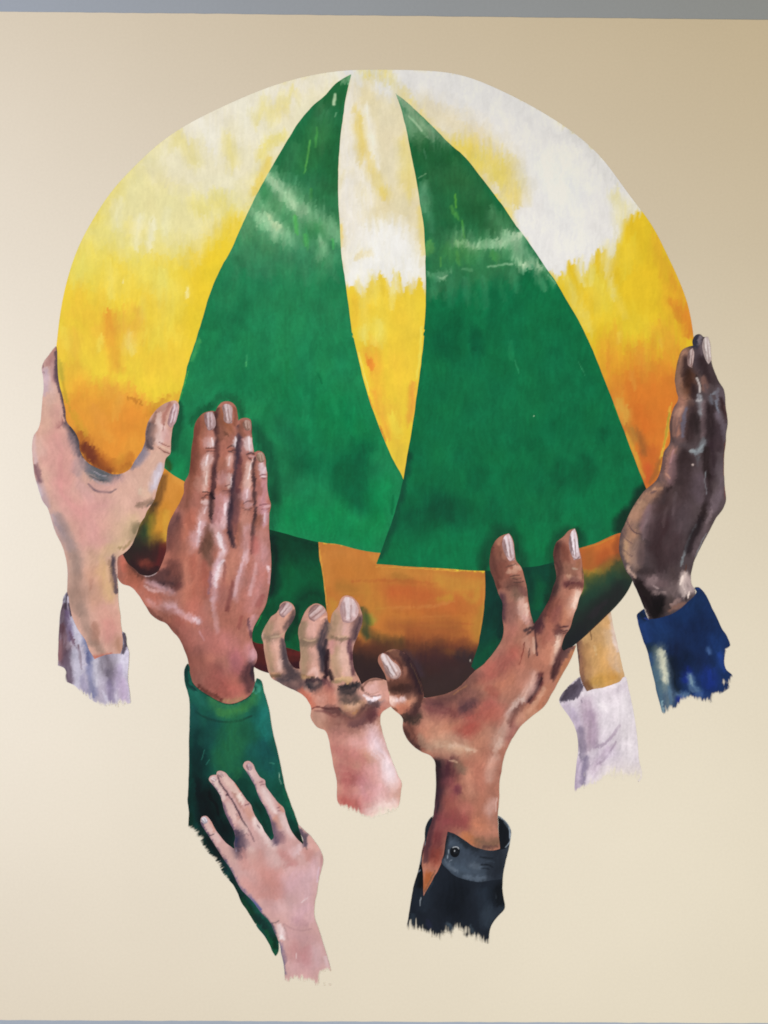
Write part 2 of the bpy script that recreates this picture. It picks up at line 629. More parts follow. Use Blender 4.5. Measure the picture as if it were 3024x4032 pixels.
# ------------------------------------------------------------------ the ball
ball = build("painted_ball", mural, 'P',
 """P 36,1555 38,1450 60,1310 85,1200 120,1075 160,970 215,880 270,790 320,705 390,630 480,540 560,460 640,395 760,320 900,255
 1030,195 1170,135 1290,95 1430,62 1560,42 1640,38 Q 250,36 400,38 560,42 690,50 800,90 920,145 1030,200 1120,245 1210,305
 1290,350 1380,420 1470,500 1530,580 1590,670 R 935,281 975,330 1030,395 1075,490 1110,570 1150,640 1180,720 1215,800 1235,880 1247,985
 K 1100,300 1000,700 950,1000 800,1300 640,1640 L 560,1020 545,1047 480,1150 400,1240 280,1345 200,1430 105,1515 0,1600
 I 1244,290 933,456 622,518 352,539 200,470 U 1037,1493 829,1460 622,1431 415,1389 249,1369 112,1350 6,1318 D 1037,892 622,580
 B 1161,725 954,580 780,500 700,330 A 900,1360 760,1250 560,1180 380,1000 290,700 240,400 240,200""",
 3, 'efd348', """
# left gore
f e59f42 260 .95 : A 240,560 560,440 800,520 1000,640 1250,560 1250,1300 300,1300
f d08f3c 40 1 : A 1150,1080 1400,1180 1300,1660 900,1660 1040,1400
f 3c2e2a 90 1 : B 700,200 930,210 1000,290 1250,340 1250,600 700,600
f ece4c6 150 .95 : P 1640,20 600,380 380,600 420,760 700,820 960,900 1140,760 1250,560 1640,80
f ebdf90 220 .95 0 : P 400,500 240,760 150,1000 400,1090 720,1090 880,1000 1000,860 1250,500 800,350
f ece3b0 200 .9 40 : P 1640,20 600,380 400,600 330,860 560,960 800,960 960,860 1140,720 1250,560 1640,80
f ebe3c6 160 .9 30 : P 1640,20 620,380 500,560 700,680 900,740 1080,640 1240,500 1640,60
s e9e2d2 100 .8 : P 740,350 900,270 1100,180 1400,80 1600,45
s eee9dc 70 .8 : P 800,330 870,390 930,470
s ece6d4 80 .7 : P 1030,230 1080,330 1090,420
s ebdf9c 60 .75 : P 1130,290 1200,240 1310,180
s ebdf98 60 .7 : P 690,440 750,480 770,530
s ecdf90 60 .6 : P 960,440 990,540
s ecdc80 40 .75 : P 1150,500 1180,440 1260,400 ; s ebd060 26 .7 : P 1190,520 1150,620 1100,720
s e9dfb0 60 .6 : P 560,520 600,640
s ebdd80 60 .6 : P 800,780 860,770 960,800
s f0e9c4 36 .7 : P 375,760 355,900
s f3edc8 36 .8 : P 485,840 468,990
s f3edcc 30 .8 : P 556,870 545,1000
s f0eac0 30 .6 : P 640,800 620,930
s ebe08c 130 .7 : P 240,960 190,1060 150,1150
s ecdf70 120 .7 : P 160,1100 300,1130 460,1140
s edd240 80 .85 : P 1010,880 940,1000 860,1130
s edd03e 90 .85 : P 900,1060 830,1230 780,1380 730,1560
s f0d85c 150 .75 : P 240,1230 420,1210 600,1190
s eedf78 100 .6 : P 520,1130 640,1250 620,1400
s f0e27c 40 .6 : P 330,1120 330,1260 ; s f0e480 40 .6 : P 610,1150 600,1290 ; s f3e68a 30 .5 : P 500,1290 495,1400
s f0d44c 150 .8 : P 100,1260 90,1450
s eec84a 130 .8 : P 130,1330 220,1360 300,1400
s efc84c 100 .7 : P 70,1480 120,1600
s efd050 140 .7 : P 560,1330 640,1500
s eab650 90 .7 : P 400,1400 440,1480 420,1600
s e6a040 56 .85 : P 318,1370 322,1480 350,1620
s e3a044 30 .7 : P 350,1450 335,1560 ; s ecbc50 40 .6 : P 250,1420 230,1560 ; s e9b850 36 .6 : P 480,1350 490,1500
s ecc24a 70 .7 : P 170,1500 170,1640
s fbf4d0 15 .8 : P 406,1170 410,1180
s fff8e0 15 .85 : P 431,1528 434,1536
s f8f0c4 16 .7 : P 746,1230 742,1290
A
s f1d24c 280 .8 : A 500,230 800,240 1200,200
s e9b446 44 .75 : A 695,20 730,130 740,260 800,330
s ecc050 60 .6 : A 400,30 390,200
s f2dc60 60 .6 : A 320,30 330,140 ; s f4e06a 30 .6 : A 620,40 600,170 ; s f0dc5c 120 .6 : A 1000,80 1200,40
s ecba48 150 .75 : A 360,340 430,440 520,520
s efcf4c 200 .8 : A 1000,330 1200,300
s e7a642 190 .8 : A 450,560 600,610 780,640
s e9a84a 120 .7 : A 700,480 860,560 950,620
s e59a40 180 .85 : A 880,680 780,800 600,880
s e5a24c 60 .5 : A 560,640 640,760 ; s edb452 40 .5 : A 780,560 740,700 ; s e8b050 50 .5 : A 640,840 720,900
s e39a40 150 .8 : A 620,960 740,1030 860,980
s e6a848 70 .6 : A 880,900 850,1010
s d4a83c 36 .7 : A 380,680 430,770 490,850
s b8a038 20 .7 : A 285,300 310,440 340,560 370,660
s c9b84a 30 .6 : A 275,250 300,400
s a8602c 60 .8 : A 450,860 520,960 600,1050 700,1110
s 7a3f28 50 .85 : A 470,950 530,1050 620,1120 700,1150
s 6e342a 40 .7 : A 500,960 560,1040
s c07a34 40 .7 : A 700,1090 800,1080 870,1030
s b07030 30 .7 : A 720,1150 800,1140 850,1090
s d8a040 40 .6 : A 760,1080 790,1040
s c89038 24 .5 : A 1040,660 1120,590 1180,560
s b87a30 16 .6 : A 820,520 880,570 960,590
s d08e38 40 .6 : A 1010,680 1050,630
s fff4d4 22 .85 : A 853,120 858,124
s f6ecb0 60 .4 : A 850,90 860,180
# orange and dark slot between the first two hands
s dc9a48 110 .9 : A 1240,1200 1180,1400 1120,1560
s e4a550 40 .8 : A 1230,1190 1290,1260
s cf9038 50 .7 : A 1160,1440 1120,1600
s b8863c 40 .6 : A 1080,1560 1130,1480
s 6a4a2c 40 .75 : A 1140,1200 1100,1320 1060,1420
s 3f3628 60 .85 : A 1040,1440 1000,1540 960,1640
B
s 3a4230 80 .85 : B 1000,120 960,230 930,300
s 2f4a34 40 .7 : B 990,150 980,260
s 8a8030 44 .7 : B 1040,60 1020,200
s cf9a3c 76 .85 : B 1120,60 1090,200
s d8a848 30 .8 : B 1160,40 1150,180 1140,260
s 8a5a2c 60 .7 : B 1070,270 1100,240
s 3a2c2a 120 .85 : B 880,330 960,350 1040,330
s 4a2a2a 90 .85 : B 1080,350 1040,430 940,440
s 6e3630 60 .85 : B 960,460 1020,470
s 6a2a2c 40 .8 : B 1130,300 1120,400 1090,460
s 8a4a3c 30 .6 : B 960,450 1000,440
s 3a2226 26 .8 : B 870,440 920,500 1000,530 1080,490
# middle gore
f e6dab6 60 1 : Q 60,60 360,150 540,900 530,1260 60,1260 20,700
s dcdce0 120 .85 : Q 100,60 220,60 340,100
s e6dcc0 110 .7 : Q 300,240 330,420 350,600
s eee8e0 60 .85 : Q 110,200 100,400 80,560
s e9d27c 44 .85 : Q 160,280 175,420 205,560
s efe9dc 34 .8 : Q 195,250 222,420 250,560
s e8d27a 56 .85 : Q 205,560 240,690 290,700
s e9d888 60 .75 : Q 400,420 430,560 440,680
s eadfc0 40 .6 : Q 340,420 350,560
s f0ebe6 60 .85 : Q 170,570 200,690 220,760
s eee9e4 100 .85 : Q 100,680 115,850 150,960
s e8dcb8 120 .7 : Q 260,780 380,850
s ebe2ca 80 .7 : Q 330,900 430,960
s e9d68a 24 .8 : Q 488,800 503,900 512,1020 ; s ecd070 14 .7 : Q 60,880 62,1000
s f0eeea 150 .9 : Q 130,1080 300,1010 440,1100
s f2f0ee 80 .8 : Q 230,930 330,940 390,1010
s ecdcae 26 .75 : Q 150,1050 220,1030
s f0eeea 110 .85 : Q 150,1150 300,1110 460,1170
f edd048 44 1 90 : Q 40,1205 540,1195 560,1700 40,1700
s f0ece0 40 .8 : Q 160,1150 165,1240 ; s f0ece0 36 .8 : Q 345,1160 345,1250 ; s eedf8a 40 .6 : Q 240,1180 235,1300
s f0e28a 40 .5 : Q 180,1300 190,1500 ; s f1de60 60 .6 : Q 280,1300 260,1500 ; s efd350 60 .7 : Q 420,1260 440,1480
s ecc446 26 .7 : Q 130,1270 140,1420 ; s f0e490 24 .6 : Q 345,1230 340,1330
s edb848 46 .7 : Q 240,1520 240,1640
s e68f3c 20 .8 : Q 205,1600 225,1650
S
s f0d04c 150 .7 : S 1080,60 1200,200 1250,300
s f1e27c 40 .6 : S 1100,100 1085,210 ; s f2e480 26 .5 : S 1020,130 1010,190
s eeb848 40 .75 : S 1030,260 1080,360 1100,480
s e4883c 22 .8 : S 1040,295 1058,345
s eca848 30 .7 : S 1070,480 1110,620 1150,720
s f0cc4c 110 .75 : S 1180,330 1200,480 1220,600
s e9a54a 26 .7 : S 1285,430 1272,560 1265,640
s ecbc4c 60 .6 : S 1120,540 1180,640
s e2c04c 60 .75 : S 1180,700 1215,830 1230,900
s f0de58 30 .7 : S 1170,600 1200,700
s f2e46c 12 .7 : S 1325,120 1320,260 1300,400 ; s f4e884 8 .7 : S 985,260 1010,360 1040,470
s c8743c 8 .8 : S 1100,660 1130,740 ; s e08a3c 8 .8 : S 1040,500 1060,560
# right gore
f e2ded9 60 1 : Q 300,20 690,30 1150,245 1500,500 1720,800 1640,1100 1400,1160 1150,1160 980,840 650,430
f e2d6b8 140 .9 20 : Q 360,150 560,200 900,380 1060,560 1020,780 960,760 650,430
s dfdcd8 120 .8 : Q 420,110 620,120 800,200
s e2d8bc 90 .7 : Q 420,210 560,300
s e8d26c 100 .85 : Q 740,470 850,520 960,600
s e8d060 50 .75 : Q 670,430 740,500 800,590
s e7d476 80 .85 : Q 900,620 990,680 975,750
s e4dabc 80 .7 : Q 1020,580 1060,660
s e6e2dc 140 .8 : Q 1000,420 1200,500
s e6e5e4 160 .75 : Q 1150,580 1350,700
s ecebea 80 .7 : Q 1190,600 1250,720
s ebe9e6 150 .75 : Q 1250,760 1300,880
s eeebe7 150 .85 : Q 1080,900 1200,1000 1350,980
s dcd9d5 100 .75 : Q 700,80 950,210 1200,350
s d2cfca 40 .65 : Q 1300,380 1450,520 1560,660
s e6dca8 70 .8 : R 840,260 880,330 860,420
f e6c638 56 1 90 : R 1000,320 930,345 880,390 850,500 730,545 640,600 560,615 430,650 500,800 700,1150 900,1700 1350,1700 1300,1000 1150,560
f d8853a 160 1 : R 780,1250 1000,1200 1350,1150 1350,1700 700,1700
f cf7a3c 70 .9 : K 560,1000 760,950 800,1400 500,1400
s e9dfae 50 .7 : R 800,520 780,620 ; s ebe2bc 36 .8 : R 640,600 650,690
s e8d774 46 .75 : R 560,700 620,820 680,960
s e9d660 80 .7 : R 720,700 780,860
s e8db9c 26 .6 : R 800,690 820,800 ; s e9dc8c 22 .6 : R 700,620 690,720
s e2c034 90 .7 : R 960,420 1030,560 1090,680
s e6d04a 60 .7 : R 900,500 880,640
s e0b03a 60 .75 : R 1050,520 1110,640
s dda03a 90 .8 : R 1150,720 1190,840 1220,940
s da8a38 50 .8 : R 1150,830 1210,900 1235,980
s e8ce44 110 .7 : R 780,900 900,960 1000,960
s e9d05c 26 .6 : R 840,800 880,900 ; s ebd866 20 .6 : R 850,980 845,1030 ; s ecd660 18 .5 : R 1070,1020 1080,1060
s e3aa40 70 .7 : R 800,1000 810,1110
s e3a640 90 .75 : R 1080,980 1140,1080
s e0983c 170 .85 : R 820,1160 960,1180 1120,1160
s e6b048 50 .6 : R 960,1100 980,1230
s db8638 220 .9 : R 900,1330 1020,1330
s e4a040 40 .6 : R 820,1250 870,1350 ; s d87a34 60 .7 : R 950,1400 1000,1500
s dcb454 50 .75 : R 840,1360 880,1460
s e0a048 24 .6 : K 540,330 570,470
K
s cf7436 100 .85 : K 680,1000 690,1130 670,1220
s a0693a 44 .75 : K 590,830 630,920 640,1000
s b88a44 40 .7 : K 520,800 560,900
s d9b048 24 .75 : K 500,860 570,1020 640,1200
s dfc050 16 .8 : K 860,620 840,750 820,880 780,1040
s a8a040 12 .7 : K 850,680 830,820 800,960
s d2683a 50 .8 : K 680,1130 680,1200
s 9a6a3c 24 .6 : K 780,1050 730,1180 690,1240
# lower band, orange part
U
f c68241 16 1 : U 505,270 1050,360 1000,450 1940,530 1960,900 1960,1500 1500,1500 1200,1500 950,1500 600,1500 560,800
f 7a4a34 120 1 : U 500,1080 900,1100 1250,1150 1500,1120 2000,1100 2000,1700 0,1700 0,1200
f 42322e 100 1 : U 500,1210 900,1180 1250,1230 1500,1230 2000,1180 2000,1700 0,1700 0,1250
s cc8a48 110 .8 : U 600,360 750,380 900,430
s d4924a 60 .6 : U 560,400 600,600
s d9a552 50 .6 : U 980,400 1010,420
s e8bc54 9 .9 : U 532,310 555,500 582,700 592,790
s e6b850 9 .9 : U 990,478 1250,488 1500,505 1700,515
s c9843f 150 .7 : U 760,500 1000,520
s cc9048 70 .7 : U 1050,510 1300,540 1560,540
s b07c3c 70 .65 : U 700,640 820,670 ; s a8783a 40 .5 : U 1150,560 1300,610
s b8683a 16 .5 : U 800,600 1100,590 1500,620
s c88a44 14 .5 : U 700,700 1000,690 1300,710
s b87038 16 .5 : H 100,850 400,840 700,860
s b86a3c 14 .5 : H 200,950 500,935 760,950
s d09a50 14 .45 : U 1000,820 1300,800 1600,815
s c57540 150 .8 : U 1080,700 1300,730 1600,760
s c4683c 80 .7 : U 1150,680 1400,730
s c68f42 110 .6 : U 950,650 1000,800 960,880
s cc9a48 70 .7 : H 470,600 640,640 800,620
s c9a844 40 .75 : H 480,760 560,730
s c8a048 28 .45 : H 790,660 760,760 680,720
s c2743e 150 .8 : H 200,780 450,820 640,820
s d08c50 16 .5 : H 100,820 400,800 600,760 ; s cf8a4a 14 .5 : H 60,900 300,890 560,880
s b88a40 50 .75 : H 830,820 790,960 780,1060
s d0a04c 10 .5 : H 840,640 830,820 800,1040
s c88040 100 .7 : U 950,980 1100,920 1300,900
s a8683c 100 .75 : H 100,980 350,980 600,950
s 9a5838 110 .75 : H 250,1060 450,1080 650,1060
s b06a3c 20 .5 : H 150,960 420,1010 700,1000 ; s a86a3c 16 .5 : H 250,1120 500,1090
s 7a4634 90 .75 : H 200,1130 420,1160 640,1150
s a06a34 30 .6 : H 500,1170 640,1190
s 5a4c30 60 .8 : U 920,1010 1050,1100 1200,1110
s a0a44c 44 .8 : U 930,900 970,910
s 6f8038 30 .6 : U 910,880 950,950
s 3f5038 44 .8 : U 890,830 905,960 920,1040
s c89a44 44 .6 : U 640,760 650,840 660,780
s 6a4030 90 .8 : U 850,1120 950,1180 1050,1160
s 5a3a30 120 .6 : U 1000,1130 1300,1160 1500,1150
s 3c2c2c 150 .85 : U 880,1250 960,1290 1040,1300
s 3c2c2e 110 .85 : U 850,1360 900,1390 1000,1360
s 4a3034 110 .85 : H 330,1220 480,1260 620,1240
s 4a3230 120 .8 : H 400,1340 550,1330 680,1290
s 443434 130 .85 : H 400,1440 520,1420 640,1370 740,1300
s 3e3236 60 .8 : H 640,1200 720,1220
s 4a3a44 50 .7 : H 200,1180 270,1260 330,1350
s e8e0d0 9 .9 : H 728,1240 733,1255
# dark red strip under the left of the band
f 5a2a28 12 1 : U -40,1060 130,1110 270,1135 400,1165 600,1190 650,1420 0,1360
s 702e2c 24 .7 : U 20,1110 200,1180 380,1190 ; s 40202a 40 .7 : U 20,1280 120,1320 ; s 3a1e28 40 .8 : U 300,1280 380,1300
# right part of the band
L
f c2703c 40 1 : L 90,740 270,660 460,600 500,780 400,900 200,920 90,930
s cf7a3c 60 .7 : L 230,740 330,690 420,660
s d09040 12 .8 : L 140,745 280,705 400,650
s a86a38 70 .75 : L 200,800 190,900 170,960
s b05f34 50 .7 : L 330,780 290,860
s 8a4a30 40 .6 : L 430,680 430,780
s c89a54 16 .6 : L 260,900 270,960
f 4a5238 120 .95 : L 100,950 260,930 400,830 480,800 600,1000 480,1200 100,1600 -60,1620 -20,1300 130,1000
s a07838 40 .6 : L 190,960 280,930 370,870
s 6a6a38 36 .6 : L 170,1000 260,990
f 2c3b34 150 1 : L 60,1180 250,1100 400,1000 500,950 640,1000 500,1250 100,1620 -80,1660 -20,1350
s 2c5040 70 .7 : L 170,1120 290,1040 420,960
s 2c4a3c 50 .6 : L 120,1220 240,1130
s 2c2a2c 110 .8 : L 30,1480 160,1370 330,1230 450,1110
s 3a3238 30 .5 : L 200,1300 330,1180
s 7a4030 9 .85 : L 535,1060 470,1165 390,1250 280,1350 190,1440
I
s 26282c 120 .9 : I 1500,120 1580,60 1640,20
""", label="yellow and white beach ball with green gores, lifted by the hands", smear=42, grain=.38, soften=40, dab=(9, 50, .25, .42))

g1 = build("green_panel", ball, 'P',
 """P 1637,62 1612,160 1592,290 1575,420 1566,580 1566,740 1575,900 1582,1040 1602,1180 1625,1350 1643,1500
 S 950,150 985,300 1040,510 1110,700 1180,860 1225,945 1235,1000 1200,1180 1150,1300 1112,1352
 U 1030,368 850,340 700,300 530,279 420,255 280,215 130,176 C 1100,1190 900,1000 600,900 470,822 340,738 300,700 310,600 330,450 370,320 424,168 445,90 470,0
 P 745,1650 790,1510 830,1380 870,1250 920,1130 980,1020 1030,910 1080,800 1130,700 1180,610 1225,530 1290,420 1350,325 1420,240 1500,170 1560,105""",
 4, '268a69', """
f 4a8a70 160 .9 60 : P 1200,560 1640,640 1640,1120 960,1120 1000,960 1100,760
f 2f7658 200 .95 : P 1660,40 1500,120 1200,560 1180,620 1620,640 1660,400
f 3c8064 160 .8 : P 1220,640 1620,640 1610,820 1330,740
f 2f7658 260 0 : P 1660,40 1500,120 1050,800 1000,950 1620,1000 1660,600
s 2c6a4a 60 .8 : P 1590,110 1570,180 1480,220
s 8fb4a4 26 .85 : P 1633,70 1618,105 1590,100
s 5a8a70 60 .55 : P 1490,250 1470,420
s 3a7f5a 70 .7 : P 1480,330 1440,470 1380,560
s 2a6c4c 60 .7 : P 1560,380 1540,560 1545,700
s 4a8a6c 44 .6 : P 1330,450 1290,600
s 66b06c 10 .8 : P 1410,420 1400,500 1380,600
s 62b062 14 .75 : P 1418,690 1420,745
s 58a868 12 .6 : P 1450,350 1440,460
s 357a58 80 .7 : P 1330,700 1400,770
s 2f7050 90 .7 : P 1500,720 1480,820
s e8f0ea 14 .95 : P 1546,178 1540,232
s a8c4b8 8 .7 : P 1555,270 1550,295
s 3a8a60 60 .7 : P 1180,720 1220,800 1320,880
s 8cbaa6 90 .75 : P 1185,625 1260,710 1400,830 1540,920
s b8d4c8 34 .9 : P 1185,615 1240,680 1310,760 1390,815
s 7fae9a 44 .7 : P 1360,800 1450,860 1560,940
s 86b89e 110 .7 : P 1090,810 1180,870 1300,985
s bcdccc 44 .9 : P 1110,815 1180,860 1240,920 1300,985
s d2e4d2 20 .8 : P 1180,830 1240,900
s 70a890 60 .7 : P 1100,720 1070,830 1040,930
s 8ab8a0 40 .6 : P 1130,730 1180,790
s 6aa68e 54 .65 : P 1280,960 1400,980 1520,1040
s 9cc4b4 28 .8 : P 1470,960 1490,1010 1460,1060
s 7ab4a0 30 .6 : P 1540,880 1560,960
s 60c070 16 .7 : P 1332,830 1340,920
s 64c074 20 .7 : P 1385,930 1400,1000
s 5cc07c 12 .7 : P 1535,960 1540,1010
s 3f9068 60 .6 : P 1420,880 1460,920
s 4f947c 120 .55 : P 1000,1010 1150,1060 1300,1100 1520,1090
s 58987f 26 .5 : P 1500,1080 1560,1180 ; s 5a9c84 26 .5 : P 1380,1100 1400,1200 ; s 58987e 22 .5 : P 1180,1080 1200,1180 ; s 4f9078 20 .5 : P 1060,1010 1080,1150
s 36866a 300 .6 : P 1000,1280 1250,1260 1500,1280
s 1f775a 60 .65 : P 1060,1290 1030,1400 1000,1500
s 1f7a5c 40 .55 : P 870,1320 830,1500
s 4ca684 12 .7 : P 1070,1590 1062,1650
s 2f8f70 120 .6 : P 1250,1430 1400,1450
S
s 1f7a5c 60 .6 : S 230,60 200,200 150,320
s 5fb078 16 .6 : S 120,190 80,300 ; s 7fd8a0 6 .8 : S 372,310 374,335
s 2a8e6c 180 .6 : S 500,120 700,200
s 1a7a58 120 .55 : S 300,420 500,400 
s 15825e 220 .6 : S 650,520 800,620
s 20805c 16 .6 : S 600,300 590,420 ; s 0f6c50 12 .7 : S 765,370 785,430 ; s 0f6a50 26 .7 : S 925,600 935,670
s 128860 180 .6 : S 900,560 1000,720
s 2a9470 26 .5 : S 700,500 690,640 ; s 24926c 26 .5 : S 850,430 860,580 ; s 1a7a5a 30 .5 : S 480,560 470,700
s 0f7054 200 .65 : S 760,820 900,900
s 0d6650 110 .8 : S 990,800 960,930 1000,1060
s 0e6650 90 .7 : S 940,880 920,1000 1040,1090
s 0d684e 60 .6 : S 650,860 720,880
s 1f6a56 70 .55 : S 560,650 640,860 600,1000
s 128e62 160 .7 : S 620,1150 800,1180 1000,1230
s 10905f 100 .6 : S 1100,1000 1090,1150
s 0f7050 14 .7 : S 1170,1040 1172,1100 1165,1140
C
s 143f38 77 .58 : C 1040,380 1080,480 1150,600 1180,760 1200,960
s 1a5040 66 .58 : C 1180,900 1210,1050 1200,1180
s 1c4638 44 .45 : C 700,210 760,150 850,135 910,200 940,280
s 1a5a44 40 .7 : C 540,340 590,260 680,215
s 16604a 90 .6 : C 430,300 430,520 400,620
s 184f40 40 .75 : C 420,190 430,300 400,420 370,560
s 1c9468 90 .6 : C 420,650 430,740
s 3f5028 30 .7 : C 330,650 345,720
s 2a9a64 14 .8 : C 455,90 430,150
s 1a6a50 60 .5 : C 560,560 520,700
A
s 6fc068 8 .7 : A 1330,340 1290,480 1260,580
""", smear=40, dab=(8, 40, .3, .4), tint=(.95, 1.0, .70))
g2 = build("green_panel", ball, 'Q',
 """Q 356,166 400,200 490,280 590,380 650,440 740,520 810,610 880,700 940,780 1000,870 1060,950 1110,1020 1170,1110 1240,1210 1290,1300
 1350,1400 1410,1520 T 1225,112 1290,250 1345,390 1400,530 1460,690 1520,850 1580,1000 1640,1150 1600,1250 L 440,621 350,657 240,706 115,745
 H 1430,432 1290,470 1140,486 840,513 T 500,1436 300,1425 112,1411 180,1230 230,1070 260,945 285,800 310,650 335,480 360,290 378,120
 Q 505,1500 518,1350 520,1200 518,1050 510,900 490,770 465,620 435,470 410,340 382,240""",
 5, '177659', """
f 3f7d62 120 .9 60 : Q 500,860 1000,880 1200,1140 530,1260
f 2c6e50 160 1 : Q 340,150 600,380 820,620 1000,870 900,900 500,860 430,500
f 2c6e50 200 0 : Q 340,150 600,380 1100,1000 1150,1120 520,1120 430,500
s b4c0bc 26 .9 : Q 360,175 400,215 440,250
s 7f9f92 80 .75 : Q 420,260 500,360 610,430
s 9fb4a8 34 .75 : Q 440,270 520,350 600,420
s b8ccc4 10 .8 : Q 430,290 500,370 530,410
s 8fac9e 40 .6 : Q 420,310 440,390 520,420
s 7f9f94 40 .6 : Q 580,410 640,440
s 2a6848 90 .8 : Q 470,480 560,500 680,500
s 2f7052 60 .7 : Q 700,520 800,640
s 3f7a5c 100 .6 : Q 560,620 700,640 780,740
s 8fb0a0 6 .7 : Q 480,625 520,605 ; s 5f9080 8 .6 : Q 510,470 520,520
s 357458 90 .6 : Q 560,760 600,880
s 2f6c4c 120 .7 : Q 820,820 900,880
s 6cae52 12 .8 : Q 680,720 682,790
s 5aa852 12 .7 : Q 715,860 728,950
s 64a860 18 .6 : Q 660,780 690,840
s 7faf9f 40 .7 : Q 512,680 510,760 520,800
s 5a9a84 30 .6 : Q 540,830 550,900
s 6aa08a 70 .55 : Q 900,830 950,920
s 86b49e 70 .75 : Q 680,970 800,1000 960,980 1060,940
s dce8e4 26 .95 : Q 690,985 760,998 860,992 940,975 1040,930
s b4ccc4 46 .8 : Q 950,940 1010,1000 1020,1050
s c8dcd4 34 .9 : Q 1000,1075 1060,1100 1160,1105
s 8fb8a8 36 .7 : Q 1040,1030 1100,1060
s 8fb8a8 24 .8 : Q 540,1150 600,1165 650,1140
s d4e4de 9 .85 : Q 580,1165 610,1175 640,1155
s cfe0da 12 .85 : Q 860,1112 920,1100 990,1095
s 8cb8a8 14 .7 : Q 720,1120 770,1125
s 74ac6c 30 .7 : Q 540,980 530,1040 ; s 84b860 10 .7 : Q 598,1060 600,1110
s 5aa068 60 .6 : Q 640,1020 760,1060 ; s 78b468 16 .6 : Q 690,1040 700,1100 ; s 6cac60 24 .6 : Q 880,1030 900,1070
s 3f8a66 150 .55 : Q 600,1130 800,1080 950,1050
s 4f927a 30 .55 : Q 570,1180 560,1280 ; s 4a9078 30 .5 : Q 660,1180 655,1310 ; s 58967e 26 .5 : Q 735,1180 745,1290
s 4f927a 24 .5 : Q 830,1180 850,1340 ; s 589880 30 .55 : Q 990,1130 1020,1240 ; s 66a08c 26 .6 : Q 1100,1110 1165,1230
s 60a088 24 .6 : Q 1170,1120 1215,1210 ; s 3f8a70 16 .5 : Q 640,1240 610,1295 ; s 3a8468 22 .5 : Q 790,1250 800,1330 ; s 3a8468 20 .5 : Q 920,1180 950,1300
s 1a7a5c 200 .5 : Q 650,1420 850,1400 1100,1400
s 126450 70 .6 : Q 680,1420 640,1560 ; s 126450 50 .6 : Q 790,1450 800,1540
s a8c8bc 5 .6 : Q 1185,1150 1225,1200
T
s 1c7c5e 260 .5 : T 600,400 800,500 1000,450
s 12664e 70 .6 : T 540,110 490,230
s 115f4a 36 .65 : T 650,140 645,220
s 3f9c80 9 .6 : T 868,305 888,375 ; s 48a084 6 .7 : T 1213,315 1248,385 ; s 30906f 20 .5 : T 840,200 850,300
s 1a805e 120 .55 : T 480,600 470,800
s 127458 120 .5 : T 1000,700 1150,650
s 0f624c 60 .75 : T 1120,890 1100,960
s 0f604a 70 .75 : T 1260,860 1240,970
s 10604a 40 .7 : T 1350,680 1330,730 ; s 10684f 60 .6 : T 990,790
s 137a5a 200 .5 : T 760,950 900,900
s 0f664e 60 .55 : T 690,920 620,1000
s 125a4a 150 .75 : T 330,1150 430,1110 520,1120
s 135848 60 .7 : T 480,1060 500,1160
s 1a5046 30 .8 : T 285,820 262,960 230,1090 185,1240 140,1370
s 128462 160 .6 : T 300,1380 500,1350 650,1300
s 108860 120 .6 : T 900,1230 1000,1330
s 118460 150 .55 : T 1200,1100 1350,1050 1420,1130
s 0f684f 80 .5 : T 650,1130 820,1150
s c8dcd8 6 .9 : T 970,603 972,610
s 1f8a5c 8 .7 : T 1480,740 1540,880 ; s 2a9a5a 8 .7 : T 1400,540 1440,640
H
s 1c3a34 66 .58 : H 850,520 860,380 910,260 980,190 1050,190 1090,260 1110,360 1150,470
s 1c4038 55 .58 : H 1390,440 1400,330 1440,250 1520,180
s 183a36 48 .58 : H 1600,190 1640,300
K
f 1c3c38 60 .95 : K 670,1240 600,1290 500,1430 410,1540 385,1640 480,1700 560,1500 700,1300
""", smear=36, dab=(8, 40, .3, .4), tint=(.95, 1.0, .70))
dgl = build("dark_green_panel", ball, 'U',
 "90,125 300,175 525,240 535,400 560,540 580,700 590,800 600,1000 560,1190 380,1172 270,1140 130,1110 0,1090 -60,950 40,600 90,400",
 3.5, '0f6048', """
s 143a34 120 .85 : U 150,230 300,270 480,310
s 124a3e 110 .7 : U 300,380 470,420
s 1a2c30 80 .85 : U 150,280 170,420 160,560 130,680
s 0f684c 100 .7 : U 250,500 300,640 280,720
s 0e5a44 70 .6 : U 400,460 520,560
s 1a443a 90 .75 : U 400,760 500,700 560,760
s 104f3e 90 .6 : U 60,880 200,780
s 123a34 40 .8 : U 340,820 330,960 280,1060
s 0f5a40 70 .6 : U 330,1100 350,1000
s 133c34 50 .7 : U 560,900 590,1050
s 0f5c44 60 .6 : U 20,1020 80,900
s 2f9a5a 6 .8 : U 20,960 60,880
""", label="dark green lower panel beside the brown hand", tint=(.95, 1.0, .70))
dgr = build("dark_green_panel", ball, 'H',
 "845,480 1000,460 1140,445 1290,430 1430,400 1445,560 1400,700 1330,880 1250,980 1150,1150 1000,1320 850,1370 735,1292 760,1220 790,1120 815,1000 832,900 845,760 851,640",
 3.5, '104f48', """
s 103a3e 80 .8 : H 880,560 900,720 880,900
s 0f4a48 110 .7 : H 880,960 860,1100
s 0c5a48 90 .7 : H 790,1240 860,1200 930,1120
s 0f5a48 80 .7 : H 1260,560 1240,720
s 11644a 70 .7 : H 1300,640 1260,800
s 143e3c 60 .8 : H 1190,500 1200,620 1210,760
s 1c3a34 44 .8 : H 1400,480 1400,620 1360,760
s 12363a 40 .8 : H 970,760 980,900 970,1050
""", label="dark green lower panel between the big brown hand's fingers", tint=(.95, 1.0, .70))
